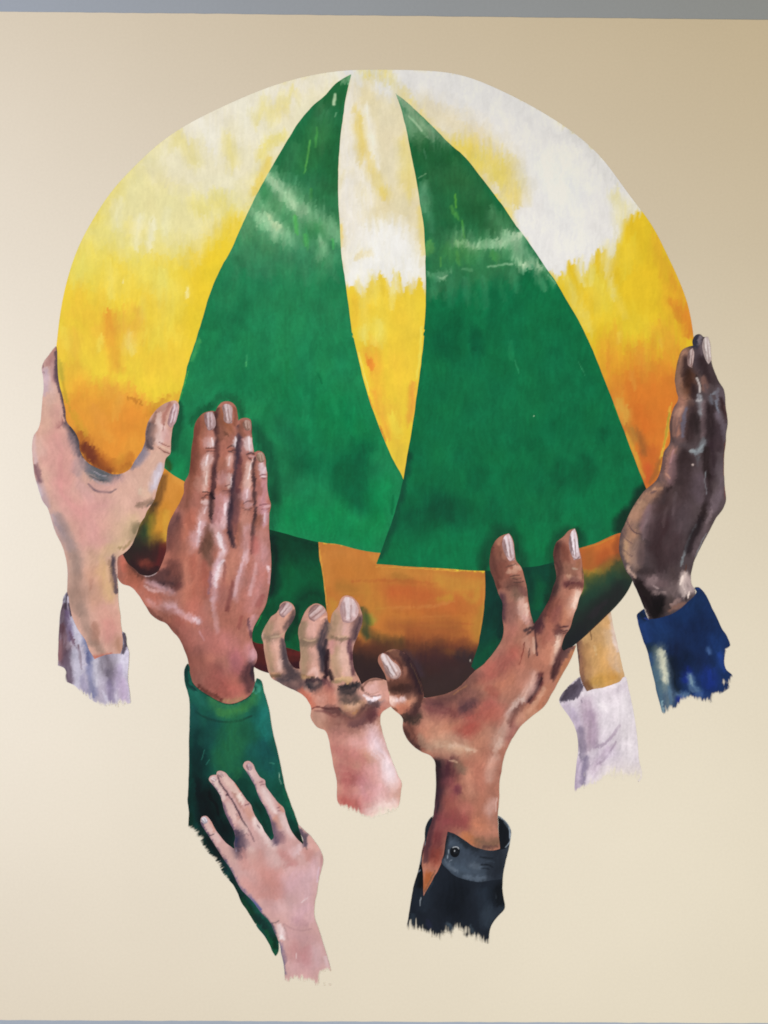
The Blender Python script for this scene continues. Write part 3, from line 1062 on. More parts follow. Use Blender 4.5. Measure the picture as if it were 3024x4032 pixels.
# ------------------------------------------------------------------ pale hand gripping the left edge of the ball
h = build("painted_hand", mural, 'A',
 """A 258,128 265,200 268,330 280,440 310,550 330,650 345,755 400,820 440,900 450,980 490,1060 560,1112 640,1148 720,1178 800,1168 860,1132 900,1065 950,990
 980,920 985,830 1005,750 1050,680 1110,620 1180,585 1228,577 1253,602 1255,660 1235,730 1205,800 1195,880 1190,960 1187,1010 1150,1050 1135,1130
 1105,1220 1075,1310 1050,1400 1000,1470 970,1540 B 960,100 905,230 855,325 805,372 762,400 760,470 755,560 760,650 765,780 778,880 785,960 800,1060 795,1140
 785,1200 700,1250 560,1280 480,1150 400,1000 360,900 350,800 345,690 350,580 345,470 322,360 292,280 252,200 222,110 185,0
 A 150,1400 110,1290 78,1170 66,1060 62,920 75,860 110,810 130,730 140,600 152,500 150,390 138,310 160,255 200,200 235,152""",
 6, 'd8b3a4', """
s d6bcb6 60 .8 : A 190,260 200,420 200,560
s c9b4bd 34 .8 : A 160,330 165,430 160,520
s b88c86 44 .75 : A 240,170 215,230 190,270
s b48a88 30 .7 : A 240,240 230,340 250,420
s dcb8a6 70 .7 : A 190,560 190,680 170,790
s d6aaa0 60 .7 : A 270,640 260,740
s 5c4c54 20 .9 : A 261,150 258,290 273,430 305,550 325,660 336,760
s 7a626a 16 .6 : A 245,240 250,380 280,500
s 8c6c76 10 .8 : A 150,275 146,320 ; s 8c6c76 9 .7 : A 150,340 160,352
s 8a5a5e 9 .75 : A 300,700 305,770 260,805 ; s a87a78 30 .5 : A 300,760 270,790
s d8c2c6 26 .6 : A 75,860 72,960 90,1080
s 6a5e62 40 .85 : A 345,770 400,850 435,930 450,1010
s 4f4a50 22 .85 : A 370,790 420,870 450,960 480,1040
s 8d8086 44 .7 : A 370,860 410,960 450,1060
s a4989e 40 .6 : A 400,1090 430,1170
s 5b6166 36 .9 : A 520,1090 590,1140 670,1172 760,1185
s 70767c 50 .8 : A 530,1150 610,1200 690,1220
s 54585f 12 .7 : A 530,1190 600,1225 680,1235
s b8aeb4 9 .8 : A 555,1150 610,1180 670,1195
s b4aab0 10 .8 : A 560,1215 620,1255 690,1265
s 8a8088 40 .6 : A 480,1080 520,1130
s 5f525e 13 .85 : A 520,1255 560,1295 630,1325 690,1322 745,1300
s d0a9a2 50 .7 : A 560,1260 640,1290 720,1260
s b8999a 60 .6 : A 740,1210 800,1220
s d8a6a0 140 .8 : A 270,880 290,1020 320,1200
s d9a5a0 130 .75 : A 300,1250 350,1400 420,1500
s dcaea4 120 .6 : A 200,940 190,1060
s dfc2b6 60 .6 : A 110,900 120,1000
s c8a4a4 60 .5 : A 440,1250 520,1360
s d8aaa4 140 .7 : A 560,1420 700,1420 
s dcb8a8 140 .8 : A 900,1180 860,1320 800,1440
s dcbcaa 110 .8 : A 1060,1040 1010,1160 980,1250
s 857d88 40 .85 : A 975,950 930,1030 880,1110
s a298a2 40 .7 : A 980,1000 920,1080
s cbc4d0 44 .9 : A 1105,1110 1075,1210 1040,1300
s d8d2da 18 .7 : A 1090,1180 1060,1270
s e3cbb8 20 .8 : A 945,1290 930,1330
s d9bfaa 60 .7 : A 960,1330 1010,1350
s 9c8474 28 .75 : A 920,1435 985,1412 1050,1395
s 7f7268 16 .7 : A 1000,1440 1045,1400
s c09a8c 70 .8 : A 1110,690 1070,780 1060,900
s a88478 40 .6 : A 1080,660 1180,600
s 6b5f62 44 .85 : A 1025,770 1005,860 1010,950
s 5c5054 20 .8 : A 990,900 1010,950 1040,970
s e3cdc8 40 .85 : A 1115,770 1110,860 1100,910
s dcc6be 26 .7 : A 1100,690 1090,750
s 8a6c64 18 .7 : A 1065,680 1045,760
s b07c70 22 .8 : A 1190,600 1145,690 1130,760
s d3aaa4 44 .7 : A 1160,830 1170,900
s c89a90 26 .7 : A 1230,620 1220,720 1190,810
s 8e5c58 8 .85 : A 1095,915 1140,938 1185,950
s 7a4a44 8 .85 : A 1088,962 1130,988 1182,1010
s e6cdb8 10 .8 : A 1105,942 1150,970 1180,985
s 9a6a62 7 .6 : A 1135,760 1128,830
s b8a8b2 50 .75 : A 100,1240 130,1340 180,1440
s d0c6ce 24 .7 : A 95,1260 130,1350
s 8d6c72 30 .8 : A 88,1110 105,1180 120,1230
s c08a88 12 .6 : A 200,1540 240,1640
B
s d9a6a0 170 .75 : B 520,30 560,150 560,260
s b3a5ac 50 .8 : B 235,60 280,160 330,240 380,330
s a48f8a 50 .7 : B 270,80 330,180
s a8928a 70 .65 : B 340,250 400,380 420,520
s a08e84 50 .5 : B 400,380 420,500
s b89f92 50 .6 : B 350,480 370,620 380,760
s dcbaa6 130 .7 : B 760,60 720,200
s d9be9c 120 .75 : B 900,120 820,240 740,320
s d6b896 60 .7 : B 700,330 620,400
s 8d8068 24 .75 : B 925,130 895,190 ; s 9a8a6c 40 .5 : B 900,150 880,240
s a58f6c 16 .75 : B 760,320 820,322 865,270
s c9a890 100 .6 : B 560,380 580,500
s cfa48c 100 .6 : B 560,560 580,760
s a48c80 80 .6 : B 430,560 440,700 460,840
s 9a867c 60 .6 : B 460,820 500,950 540,1080
s a48c80 60 .6 : B 400,700 410,820
s d9b88c 60 .8 : B 640,460 650,580 670,720
s dcb892 60 .7 : B 690,640 700,760
s b48a7a 24 .5 : B 545,590 540,650
s c8a08a 50 .6 : B 600,600 610,760
s d2a698 110 .8 : B 640,820 680,950 700,1080
s d49e96 70 .7 : B 680,940 700,1050
s 5e525a 24 .75 : B 722,400 722,500 738,620 742,690
s 4f444c 16 .45 : B 715,420 720,520
s a88a70 20 .7 : B 690,430 700,560 720,660
s d8b8a4 20 .6 : B 762,720 778,860
s b08878 40 .7 : B 560,960 580,1080
s b8907a 50 .7 : B 760,1080 780,1160
s c27a6a 26 .8 : B 570,1215 640,1210 700,1190
s 9a8478 50 .6 : B 570,1120 620,1170
s c2a4a0 12 .5 : B 350,480 352,600
""", label="pale pink hand gripping the left edge of the ball, thumb on the yellow", tint=(1.03, .975, .97), contrast=1.1, grain=.6)
nail(h, 'A', "1213,600 1240,600 1250,640 1246,700 1225,762 1190,800 1166,775 1175,705 1195,640", 7, 'c6a2a4', 'e6d6dc', '9c787a')
build("sleeve", h, 'B',
 """345,685 320,722 305,790 291,850 281,960 276,1100 270,1285 330,1312 338,1412 395,1438 480,1520 570,1580 640,1625 700,1640 770,1620 862,1590 855,1500 840,1400 848,1250
 846,1150 830,1110 826,1050 812,1018 792,1008 800,1080 795,1150 780,1186 700,1190 650,1202 570,1232 530,1170 495,1080 430,985 388,890 365,780 355,720""",
 8, 'c3bac8', """
s 5a4652 34 .85 : B 325,790 310,900 300,1000
s 6b4c54 60 .85 : B 300,980 310,1100 300,1240
s 9a6e70 30 .6 : B 285,1100 280,1230
s 54404e 40 .85 : B 350,1180 350,1300 370,1420
s 6a5878 34 .8 : B 350,850 370,960 370,1060
s 3f3440 16 .85 : B 347,690 330,750 335,830 ; s b8bac8 9 .85 : B 332,715 328,770 ; s 4a3c48 14 .8 : B 360,780 372,840 388,890
s c8c4d4 34 .85 : B 385,910 420,1000 450,1090
s 7a6070 16 .8 : B 370,1000 390,1080 430,1150
s 6f545c 14 .7 : B 440,1120 450,1220 465,1310
s c0bccc 60 .7 : B 420,1180 430,1320 430,1420
s 8488a8 34 .85 : B 480,1030 520,1140 535,1230
s 5f638c 22 .7 : B 510,1180 525,1270
s 8486a8 40 .8 : B 530,1300 550,1420 560,1530
s 9a94b0 40 .6 : B 470,1400 500,1500
s d4cfdc 60 .85 : B 590,1250 600,1340 590,1420
s 857a86 70 .85 : B 660,1215 690,1310 720,1360
s 7a7080 40 .7 : B 680,1330 700,1420
s 8f83a0 36 .8 : B 690,1420 700,1580
s c4bacc 40 .7 : B 640,1400 640,1560
s d6cfe0 50 .85 : B 825,1150 805,1230 800,1330
s b8a8c4 44 .7 : B 770,1300 760,1440
s c4aeca 40 .7 : B 800,1420 810,1560
s 463c48 24 .9 : B 805,1030 818,1080 805,1170
s d0cadb 16 .7 : B 640,1500 680,1600
x 40 1 : B 240,1290 330,1330 345,1425 480,1520 600,1600 700,1620 870,1590 880,1700 400,1700 240,1500
x 70 .7 : B 440,1480 600,1575 860,1560 880,1720 430,1640
""", brush=(.12, 1), step=3.2)

# ------------------------------------------------------------------ brown hand pressed flat against the green gore
h = build("painted_hand", mural, 'C',
 """B 800,375 770,392 758,500 763,580 790,615 860,640 920,700 980,790 1040,880 1100,918 1150,940 1200,1000 1260,1070 1300,1150 1335,1270
 D 508,870 515,930 540,1020 600,1085 680,1135 760,1178 850,1196 930,1178 1005,1125 1042,1050 1042,960 1038,885 1060,830 1062,770 1037,710 1022,640 1032,570
 1080,480 1130,390 1150,320 1165,230 1178,100 C 1180,1450 1174,1370 1166,1280 1160,1180 1165,1080 1176,1010 1160,955 1148,880 1148,780 1136,690 1130,620 1110,583 1075,570 1042,585
 1032,535 1022,440 1020,370 1006,315 970,303 922,318 913,330 906,270 890,212 860,178 820,167 780,178 745,210 722,250 690,246 640,260 590,300 556,360 545,450 530,560 520,680 500,780
 472,830 465,920 430,1000 380,1090 340,1180 327,1280 322,1390 292,1480 250,1560 180,1590 110,1575 60,1530 10,1490""",
 7, 'b3786a', """
# index finger
s 8f5a48 80 .85 : C 590,340 570,460 560,620 540,780 500,900
s a46c56 60 .7 : C 630,300 620,400 610,470
s 7c4c3e 30 .7 : C 560,380 545,540 525,700
s b4796a 56 .75 : C 660,420 640,520 ; s b07668 60 .7 : C 650,640 640,780 620,860
f dcbfbc 26 .85 : C 645,535 665,480 700,455 722,440 726,520 722,545 690,545
s c9a09c 30 .7 : C 640,520 660,470
s 5d3a38 8 .9 : C 640,553 690,548 735,552 ; s 6b4642 6 .8 : C 650,580 690,570 725,575
s d8b8b4 40 .85 : C 680,610 650,670 640,700
s d4b0a6 34 .85 : C 645,690 645,790 640,880
s c49486 40 .6 : C 600,800 600,880
s 3f2a2c 8 .9 : C 618,902 650,908 700,925 ; s 3a2628 9 .9 : C 640,935 690,930 ; s 4a3030 6 .8 : C 610,955 650,950
s e0c8c4 22 .9 : C 620,985 665,990
s d2aca8 44 .85 : C 650,1020 630,1090 600,1150
s 8c5848 60 .7 : C 500,960 470,1040
s b87462 60 .8 : C 520,1080 480,1180 470,1280
s c88672 26 .7 : C 480,1180 465,1330
s 6a4644 70 .85 : C 400,1120 360,1220 350,1330
s 8a5a50 70 .75 : C 420,1220 410,1340 390,1460
s dcb8bc 44 .9 : C 620,1170 590,1260 560,1350
s e8d0d4 20 .8 : C 600,1230 570,1340
s c89a98 40 .7 : C 540,1250 530,1400
# gap and middle finger
s 4a3034 26 .95 : C 735,260 733,380 745,500 735,620 715,740 705,860 695,960
s 503838 26 .9 : C 700,960 690,1060 700,1150
s 2f1f24 20 .8 : C 690,910 710,960
s 6a4c44 50 .7 : C 690,1190 660,1300 640,1390
s 6f5448 44 .6 : C 690,1320 670,1440 690,1490
s 6a4a42 20 .7 : C 640,1290 600,1400
s 9c6448 70 .85 : C 770,260 780,340 830,380
s 8a5440 24 .7 : C 890,230 895,310 880,360
s a86f58 60 .8 : C 800,400 800,470
s 6a4638 20 .6 : C 800,420 820,440
s b87a6a 60 .75 : C 800,500 790,600 790,660
f d8bfbc 24 .85 : C 862,525 870,480 900,450 913,500 905,545
s 4e3838 8 .9 : C 820,550 860,528 905,545 ; s 4e3838 6 .85 : C 830,575 870,565 900,560 ; s 5a4040 6 .8 : C 840,585 885,588
s d8b2aa 36 .85 : C 850,620 830,690
s a8705e 40 .7 : C 780,660 770,720
s c49694 50 .8 : C 800,760 770,830
s d2b4b0 34 .8 : C 850,780 840,850
s 7a5450 7 .8 : C 800,860 840,850 870,850 ; s 6e4848 7 .85 : C 780,895 830,900 870,890 ; s 6e4848 6 .8 : C 800,915 850,905
s dcc4bc 16 .8 : C 830,875 865,868
s c99a9c 70 .85 : C 800,960 780,1060 750,1160
s dec0c4 34 .85 : C 830,980 820,1080 800,1180
s b88484 20 .6 : C 740,940 730,1080 700,1180
s d9b6ba 50 .85 : C 760,1200 770,1300 790,1400
s f0e0e4 22 .9 : C 748,1250 765,1330 790,1390
s e0c2c6 40 .85 : C 780,1420 750,1540 720,1650
s d0a8a6 30 .7 : C 700,1190 720,1260
# ring finger
s 54404a 30 .95 : C 918,380 918,500 908,620 892,740
s 4a3640 30 .95 : C 885,780 872,900 855,1020 842,1140 845,1240
s 3f2f38 26 .9 : C 845,1230 860,1300 880,1350
s 6a4a4e 30 .7 : C 910,900 890,1050 890,1150
s 9a6450 26 .8 : C 940,340 935,420 960,440
s b88884 40 .8 : C 965,500 960,580
f ddc4c2 24 .85 : C 955,520 965,470 992,440 1020,470 1030,560 1010,585 975,570
s 7a5048 12 .7 : C 1010,330 1022,420
s 4f383c 13 .9 : C 980,600 1020,590 1045,600 ; s 5a4044 10 .85 : C 990,625 1020,645 ; s d0b0b4 12 .8 : C 1000,615 1040,615
s 6a4446 8 .7 : C 985,610 1000,640
s b88074 40 .8 : C 960,640 950,740 940,850
s dcb8ae 40 .9 : C 1005,680 990,790 980,890
s f0dcd8 14 .8 : C 1030,640 1010,720
s 9a685c 30 .7 : C 930,700 920,860
s d4b0b4 50 .85 : C 985,900 975,970
s 6e4c4c 8 .85 : C 950,1005 985,985 1025,985 ; s 6e4c4c 8 .8 : C 940,1035 980,1045 1030,1035 ; s 7a5654 6 .8 : C 960,1055 1010,1058
s c8a0a0 24 .8 : C 980,1015 1020,1015
s b88a7e 60 .8 : C 970,1090 950,1200
s cca0a0 50 .85 : C 990,1200 970,1330 960,1440
s a06c5c 30 .6 : C 910,1180 910,1330
s d8b4b6 30 .8 : C 975,1400 960,1500
# little finger
s 4a3538 22 .95 : C 1043,640 1036,760 1040,880 1048,1000
s 4a3538 22 .9 : C 1055,1030 1048,1130 1032,1220 1030,1300
s 5a3c3c 18 .85 : C 1030,1290 1025,1400
s a87264 40 .8 : C 1065,680 1070,760
s dcc2c6 40 .9 : C 1110,690 1110,750
s c898a0 56 .85 : C 1115,820 1110,920
s a06a60 26 .8 : C 1070,840 1085,930
s 7e5058 8 .85 : C 1088,772 1115,765 1140,770 ; s 7e5058 7 .8 : C 1100,792 1130,798 ; s e8d4d8 9 .8 : C 1095,782 1135,780
s cf9ca4 50 .8 : C 1120,980 1110,1050
s 7e5058 7 .85 : C 1085,1015 1120,1005 1170,1010 ; s 7e5058 7 .8 : C 1100,1045 1140,1050 1160,1040 ; s e4c4ca 14 .7 : C 1120,1028 1165,1025
s d3a8b0 36 .85 : C 1135,1080 1120,1170
s 9a6454 40 .7 : C 1080,1120 1080,1220
s c28c84 80 .8 : C 1100,1240 1100,1340
s cf9c9c 100 .8 : C 1110,1380 1100,1500
s b8706a 40 .6 : C 1050,1290 1050,1380
s f4e4ea 20 .9 : C 1160,1520 1158,1545
s d8b4bc 18 .7 : C 1168,1560 1165,1640
s 7c4a3e 44 .8 : C 575,340 550,470 540,600 520,740
s 4e3234 26 .7 : C 742,240 728,300 735,420
s 8a5a4c 30 .7 : C 760,260 765,360 770,480
s c88e80 40 .6 : C 690,430 700,470
s 6a4044 26 .7 : C 930,640 915,760 900,900
s 7a5050 30 .6 : C 900,1000 890,1120 880,1240
s 74503f 40 .5 : C 680,1240 660,1330 640,1430
s f0e2e4 13 .85 : C 695,465 705,530
s efe0e2 12 .8 : C 890,465 885,535
s f4e6e8 13 .85 : C 1000,460 1006,560
s ecdada 12 .8 : C 665,610 648,690 ; s e8d4cc 11 .7 : C 655,740 648,850
s e6d0d0 12 .75 : C 842,620 828,690 ; s e8d8d8 11 .75 : C 855,790 848,850
s ecdade 14 .8 : C 808,1000 797,1090 ; s e8d4d0 12 .8 : C 1008,690 990,800
s e6d2d6 12 .75 : C 985,890 978,960 ; s e8d4da 11 .75 : C 1128,1080 1122,1150
s e8d0d0 12 .7 : C 650,1030 632,1080 ; s ecd8dc 14 .75 : C 605,1150 580,1230
# back of the hand
s c07e6a 90 .7 : C 500,1380 500,1500 480,1600
s a86456 30 .6 : C 540,1440 530,1600
s c48a78 90 .7 : C 870,1430 850,1560
D
s c98f8c 120 .7 : D 1080,120 1060,250 1010,400
s d8b2b8 46 .85 : D 760,20 725,160 710,320
s ecdadf 22 .85 : D 785,20 745,110 720,220
s b4705e 110 .75 : D 540,60 560,220 570,340
s c88874 60 .7 : D 460,60 480,200 470,320
s a25e50 40 .6 : D 640,40 650,180 660,300
s 9a7078 16 .7 : D 685,100 675,280
s c48876 60 .7 : D 840,60 800,180
s 8a504c 24 .85 : D 865,200 845,310 815,420
s b4766c 70 .7 : D 780,240 760,380
s cc9894 40 .8 : D 950,60 920,180 890,320
s 9a5c56 24 .7 : D 940,470 915,560
s b87a6e 60 .6 : D 960,280 940,400
s a4625c 26 .75 : D 1110,300 1070,390
s 6a4850 16 .85 : D 995,500 1010,590 1018,640
s d4a4a6 34 .7 : D 1040,480 1020,560
s c07c70 90 .7 : D 560,380 600,480
s dcbabe 20 .7 : C 955,1430 D 945,40 905,180 880,300
s 98605a 18 .6 : D 800,40 790,180
s d8b0b0 22 .65 : D 1060,40 1040,160 1000,300
s d6aeb0 26 .6 : D 700,330 720,480 740,600
# thumb
s 4a3438 80 .9 : D 230,190 320,190 400,200
s 6a4440 60 .85 : D 340,150 390,70 420,200
s 583c3c 40 .85 : D 170,130 250,150 330,110
s 7a4a46 30 .7 : D 380,260 430,210
s d8c4c4 9 .85 : D 50,70 110,120 180,140 250,110
s e6d4da 18 .95 : D 150,230 210,258 300,275
s cda6aa 34 .8 : D 170,190 250,230 380,280
s b4786a 60 .7 : D 260,310 380,320
s d6b2b6 44 .9 : D 190,350 280,385 400,385
s c89a9c 40 .7 : D 330,410 420,420
s d4aeb2 34 .85 : D 420,440 500,480 590,505
s e2c8cc 18 .7 : D 540,490 600,510
s d0a8ac 12 .8 : D 595,590 630,665
s b06c58 70 .7 : B 800,450 850,560 920,620
s d07a68 30 .7 : B 790,420 810,500
s 8e5644 40 .6 : B 850,480 940,560
s 5a3a34 24 .7 : B 840,430 900,510 960,560
s b87464 70 .7 : B 1000,680 1080,780
s 774a40 26 .85 : B 990,810 1050,880 1120,915
s 8a5648 60 .6 : D 300,430 400,520
s 7e5046 34 .8 : D 330,525 410,610 470,730 505,840
s a4645a 70 .7 : D 420,520 500,620 540,720
# wrist
s b87670 150 .7 : D 640,620 720,720
s c48484 120 .6 : D 820,640 900,760
s c89098 60 .7 : D 1000,720 1040,790
s b87078 110 .7 : D 900,820 940,900
s d6a8ae 40 .7 : D 1040,770 1020,830
s 8f5c54 90 .7 : D 560,780 570,900 610,1000
s 8a5450 80 .65 : D 700,890 740,930
s b46c68 110 .7 : D 780,980 850,1040
s a05c54 110 .7 : D 700,1030 800,1090
s 6e4038 26 .85 : D 590,1045 680,1105 780,1150
s 55383e 60 .9 : D 1015,880 995,970 1005,1060
s 40303a 26 .8 : D 1035,880 1035,980
s b08a6c 22 .85 : D 800,1150 870,1162 940,1140
s c47870 50 .7 : D 880,1080 940,1060
""", label="brown hand pressed flat on the ball, fingers up, in a green sleeve", contrast=1.02)
nail(h, 'C', "640,268 665,256 700,254 712,275 716,385 690,404 665,405 648,365 634,310", 8, 'b99c9c', 'd8c6ca', '7a5654')
nail(h, 'C', "783,205 800,192 830,190 856,208 862,280 862,345 832,350 800,335 790,270", 8, 'c0a4a2', 'dcc8ca', '84625c')
nail(h, 'C', "948,345 965,325 990,320 1008,332 1014,402 980,408 958,385", 8, 'b08e82', 'ccb0a4', '7a5448')
nail(h, 'C', "1060,602 1075,588 1105,585 1120,605 1126,655 1098,668 1070,650", 8, 'b4988a', 'd0b8a6', '7a5a4c')
build("sleeve", h, 'D',
 """D 498,855 475,895 470,950 480,1030 498,1080 513,1150 515,1300 510,1450 E 95,600 90,800 85,950 95,1050 90,1130 80,1220 160,1230 200,1290 240,1350 290,1400 330,1450 380,1540
 F 420,545 460,590 490,650 520,725 560,780 610,860 660,940 710,1000 750,1070 775,1130 800,1165 822,1130 826,1040 860,960 860,800 720,620 E 800,1400 980,1330 1030,1300 1015,1240 990,1150 970,1080 920,950 880,830
 840,640 800,470 765,310 745,190 720,90 D 1120,1080 1090,985 1062,973 1047,1010 1020,1095 930,1158 850,1182 760,1162 680,1120 600,1070 540,1008 518,930 510,868""",
 9, '20605a', """
s 2a6e62 120 .7 : D 700,1200 850,1260 1000,1200
s 3f7c5c 70 .85 : D 700,1170 800,1220 900,1220
s 4a8656 50 .8 : D 760,1250 860,1260 960,1230
s 4c8c58 44 .8 : D 960,1200 1050,1140 1090,1070
s 2c7f7a 60 .8 : D 1110,1060 1120,1150 1130,1220
s 4a9a94 20 .85 : D 1050,1010 1075,1060 1050,1090
s 9fd0c8 9 .8 : D 1025,1085 1045,1050
s 2b6e6a 50 .8 : D 540,1060 580,1130 620,1180
s 17363a 20 .9 : D 492,870 487,950 505,1030 560,1070
s 1c4440 14 .8 : D 560,1240 640,1290 760,1325 900,1325 1020,1280
s 122e2e 10 .9 : D 540,1015 610,1075 690,1125 770,1165 850,1182 930,1160 1010,1110
s 2a8486 80 .85 : D 1110,1280 1110,1380 1130,1460
s 2c7a7c 40 .7 : D 1150,1260 1180,1420
s 23555c 60 .75 : D 545,1220 545,1350 550,1430
s 1e4c50 120 .7 : D 680,1350 660,1480
s 2e7050 150 .75 : D 880,1380 860,1460 900,1520
s 276a58 110 .6 : D 980,1380 1000,1500
s 14363c 120 .8 : D 560,1480 580,1600
E
s 123238 140 .85 : E 150,560 170,680
s 2c6e50 110 .75 : E 400,500 420,600 470,680
s 2a6a50 80 .6 : E 330,560 360,650
s 216068 100 .75 : E 640,520 720,620 770,690
s 1d5560 80 .7 : E 700,480 780,560
s 3c8280 6 .8 : E 235,640 260,600 ; s 3a7c78 6 .7 : E 195,600 225,520 ; s 4a8e8a 5 .8 : E 755,625 790,632
s 0d242c 180 .95 : E 170,780 190,920 180,1060
s 0a1c24 150 .95 : E 280,900 320,1080 380,1180
s 0b2028 100 .9 : E 420,1150 440,1250 420,1300
s 14403e 90 .85 : E 480,760 560,860 620,960
s 123a38 90 .9 : E 660,980 700,1080 740,1180
s 2a6a50 40 .7 : E 500,690 470,740
s 1a5450 90 .8 : E 700,800 780,880
s 16504a 80 .8 : E 850,860 900,980 930,1080
s 1f6a5c 30 .7 : E 880,860 930,990 970,1090
s 123c3a 60 .85 : E 930,1130 980,1220
s 0d282a 50 .9 : E 980,1220 1015,1270
s a8c4c0 6 .85 : E 826,700 835,750 ; s 9abab4 5 .8 : E 835,760 850,800
s 10302c 34 .8 : E 100,1050 110,1150
s 1c2a30 60 .9 : E 200,1200 260,1320 320,1390
s 0e1f28 50 .9 : E 250,1260 330,1380 400,1500
s 1f3a48 30 .7 : E 370,1420 430,1530 490,1620
F
s 152c30 60 .9 : F 450,520 520,660 600,790
s 1a4a38 26 .8 : F 530,700 600,810 660,900
s 1b3438 50 .9 : F 640,840 720,940 780,1040
s 1c5a44 24 .85 : F 720,960 770,1060 800,1130
s 14382e 26 .9 : F 790,1030 808,1100
x 60 1 : E 60,1120 130,1160 180,1210 215,1290 270,1360 330,1430 360,1500 420,1600 300,1660 40,1400
x 44 .9 : F 380,500 430,570 480,650 520,740 570,810 630,910 690,1000 740,1090 790,1170 600,1200 400,800
""", brush=(-.9, .5), step=3.2, tint=(.94, 1.0, .78))
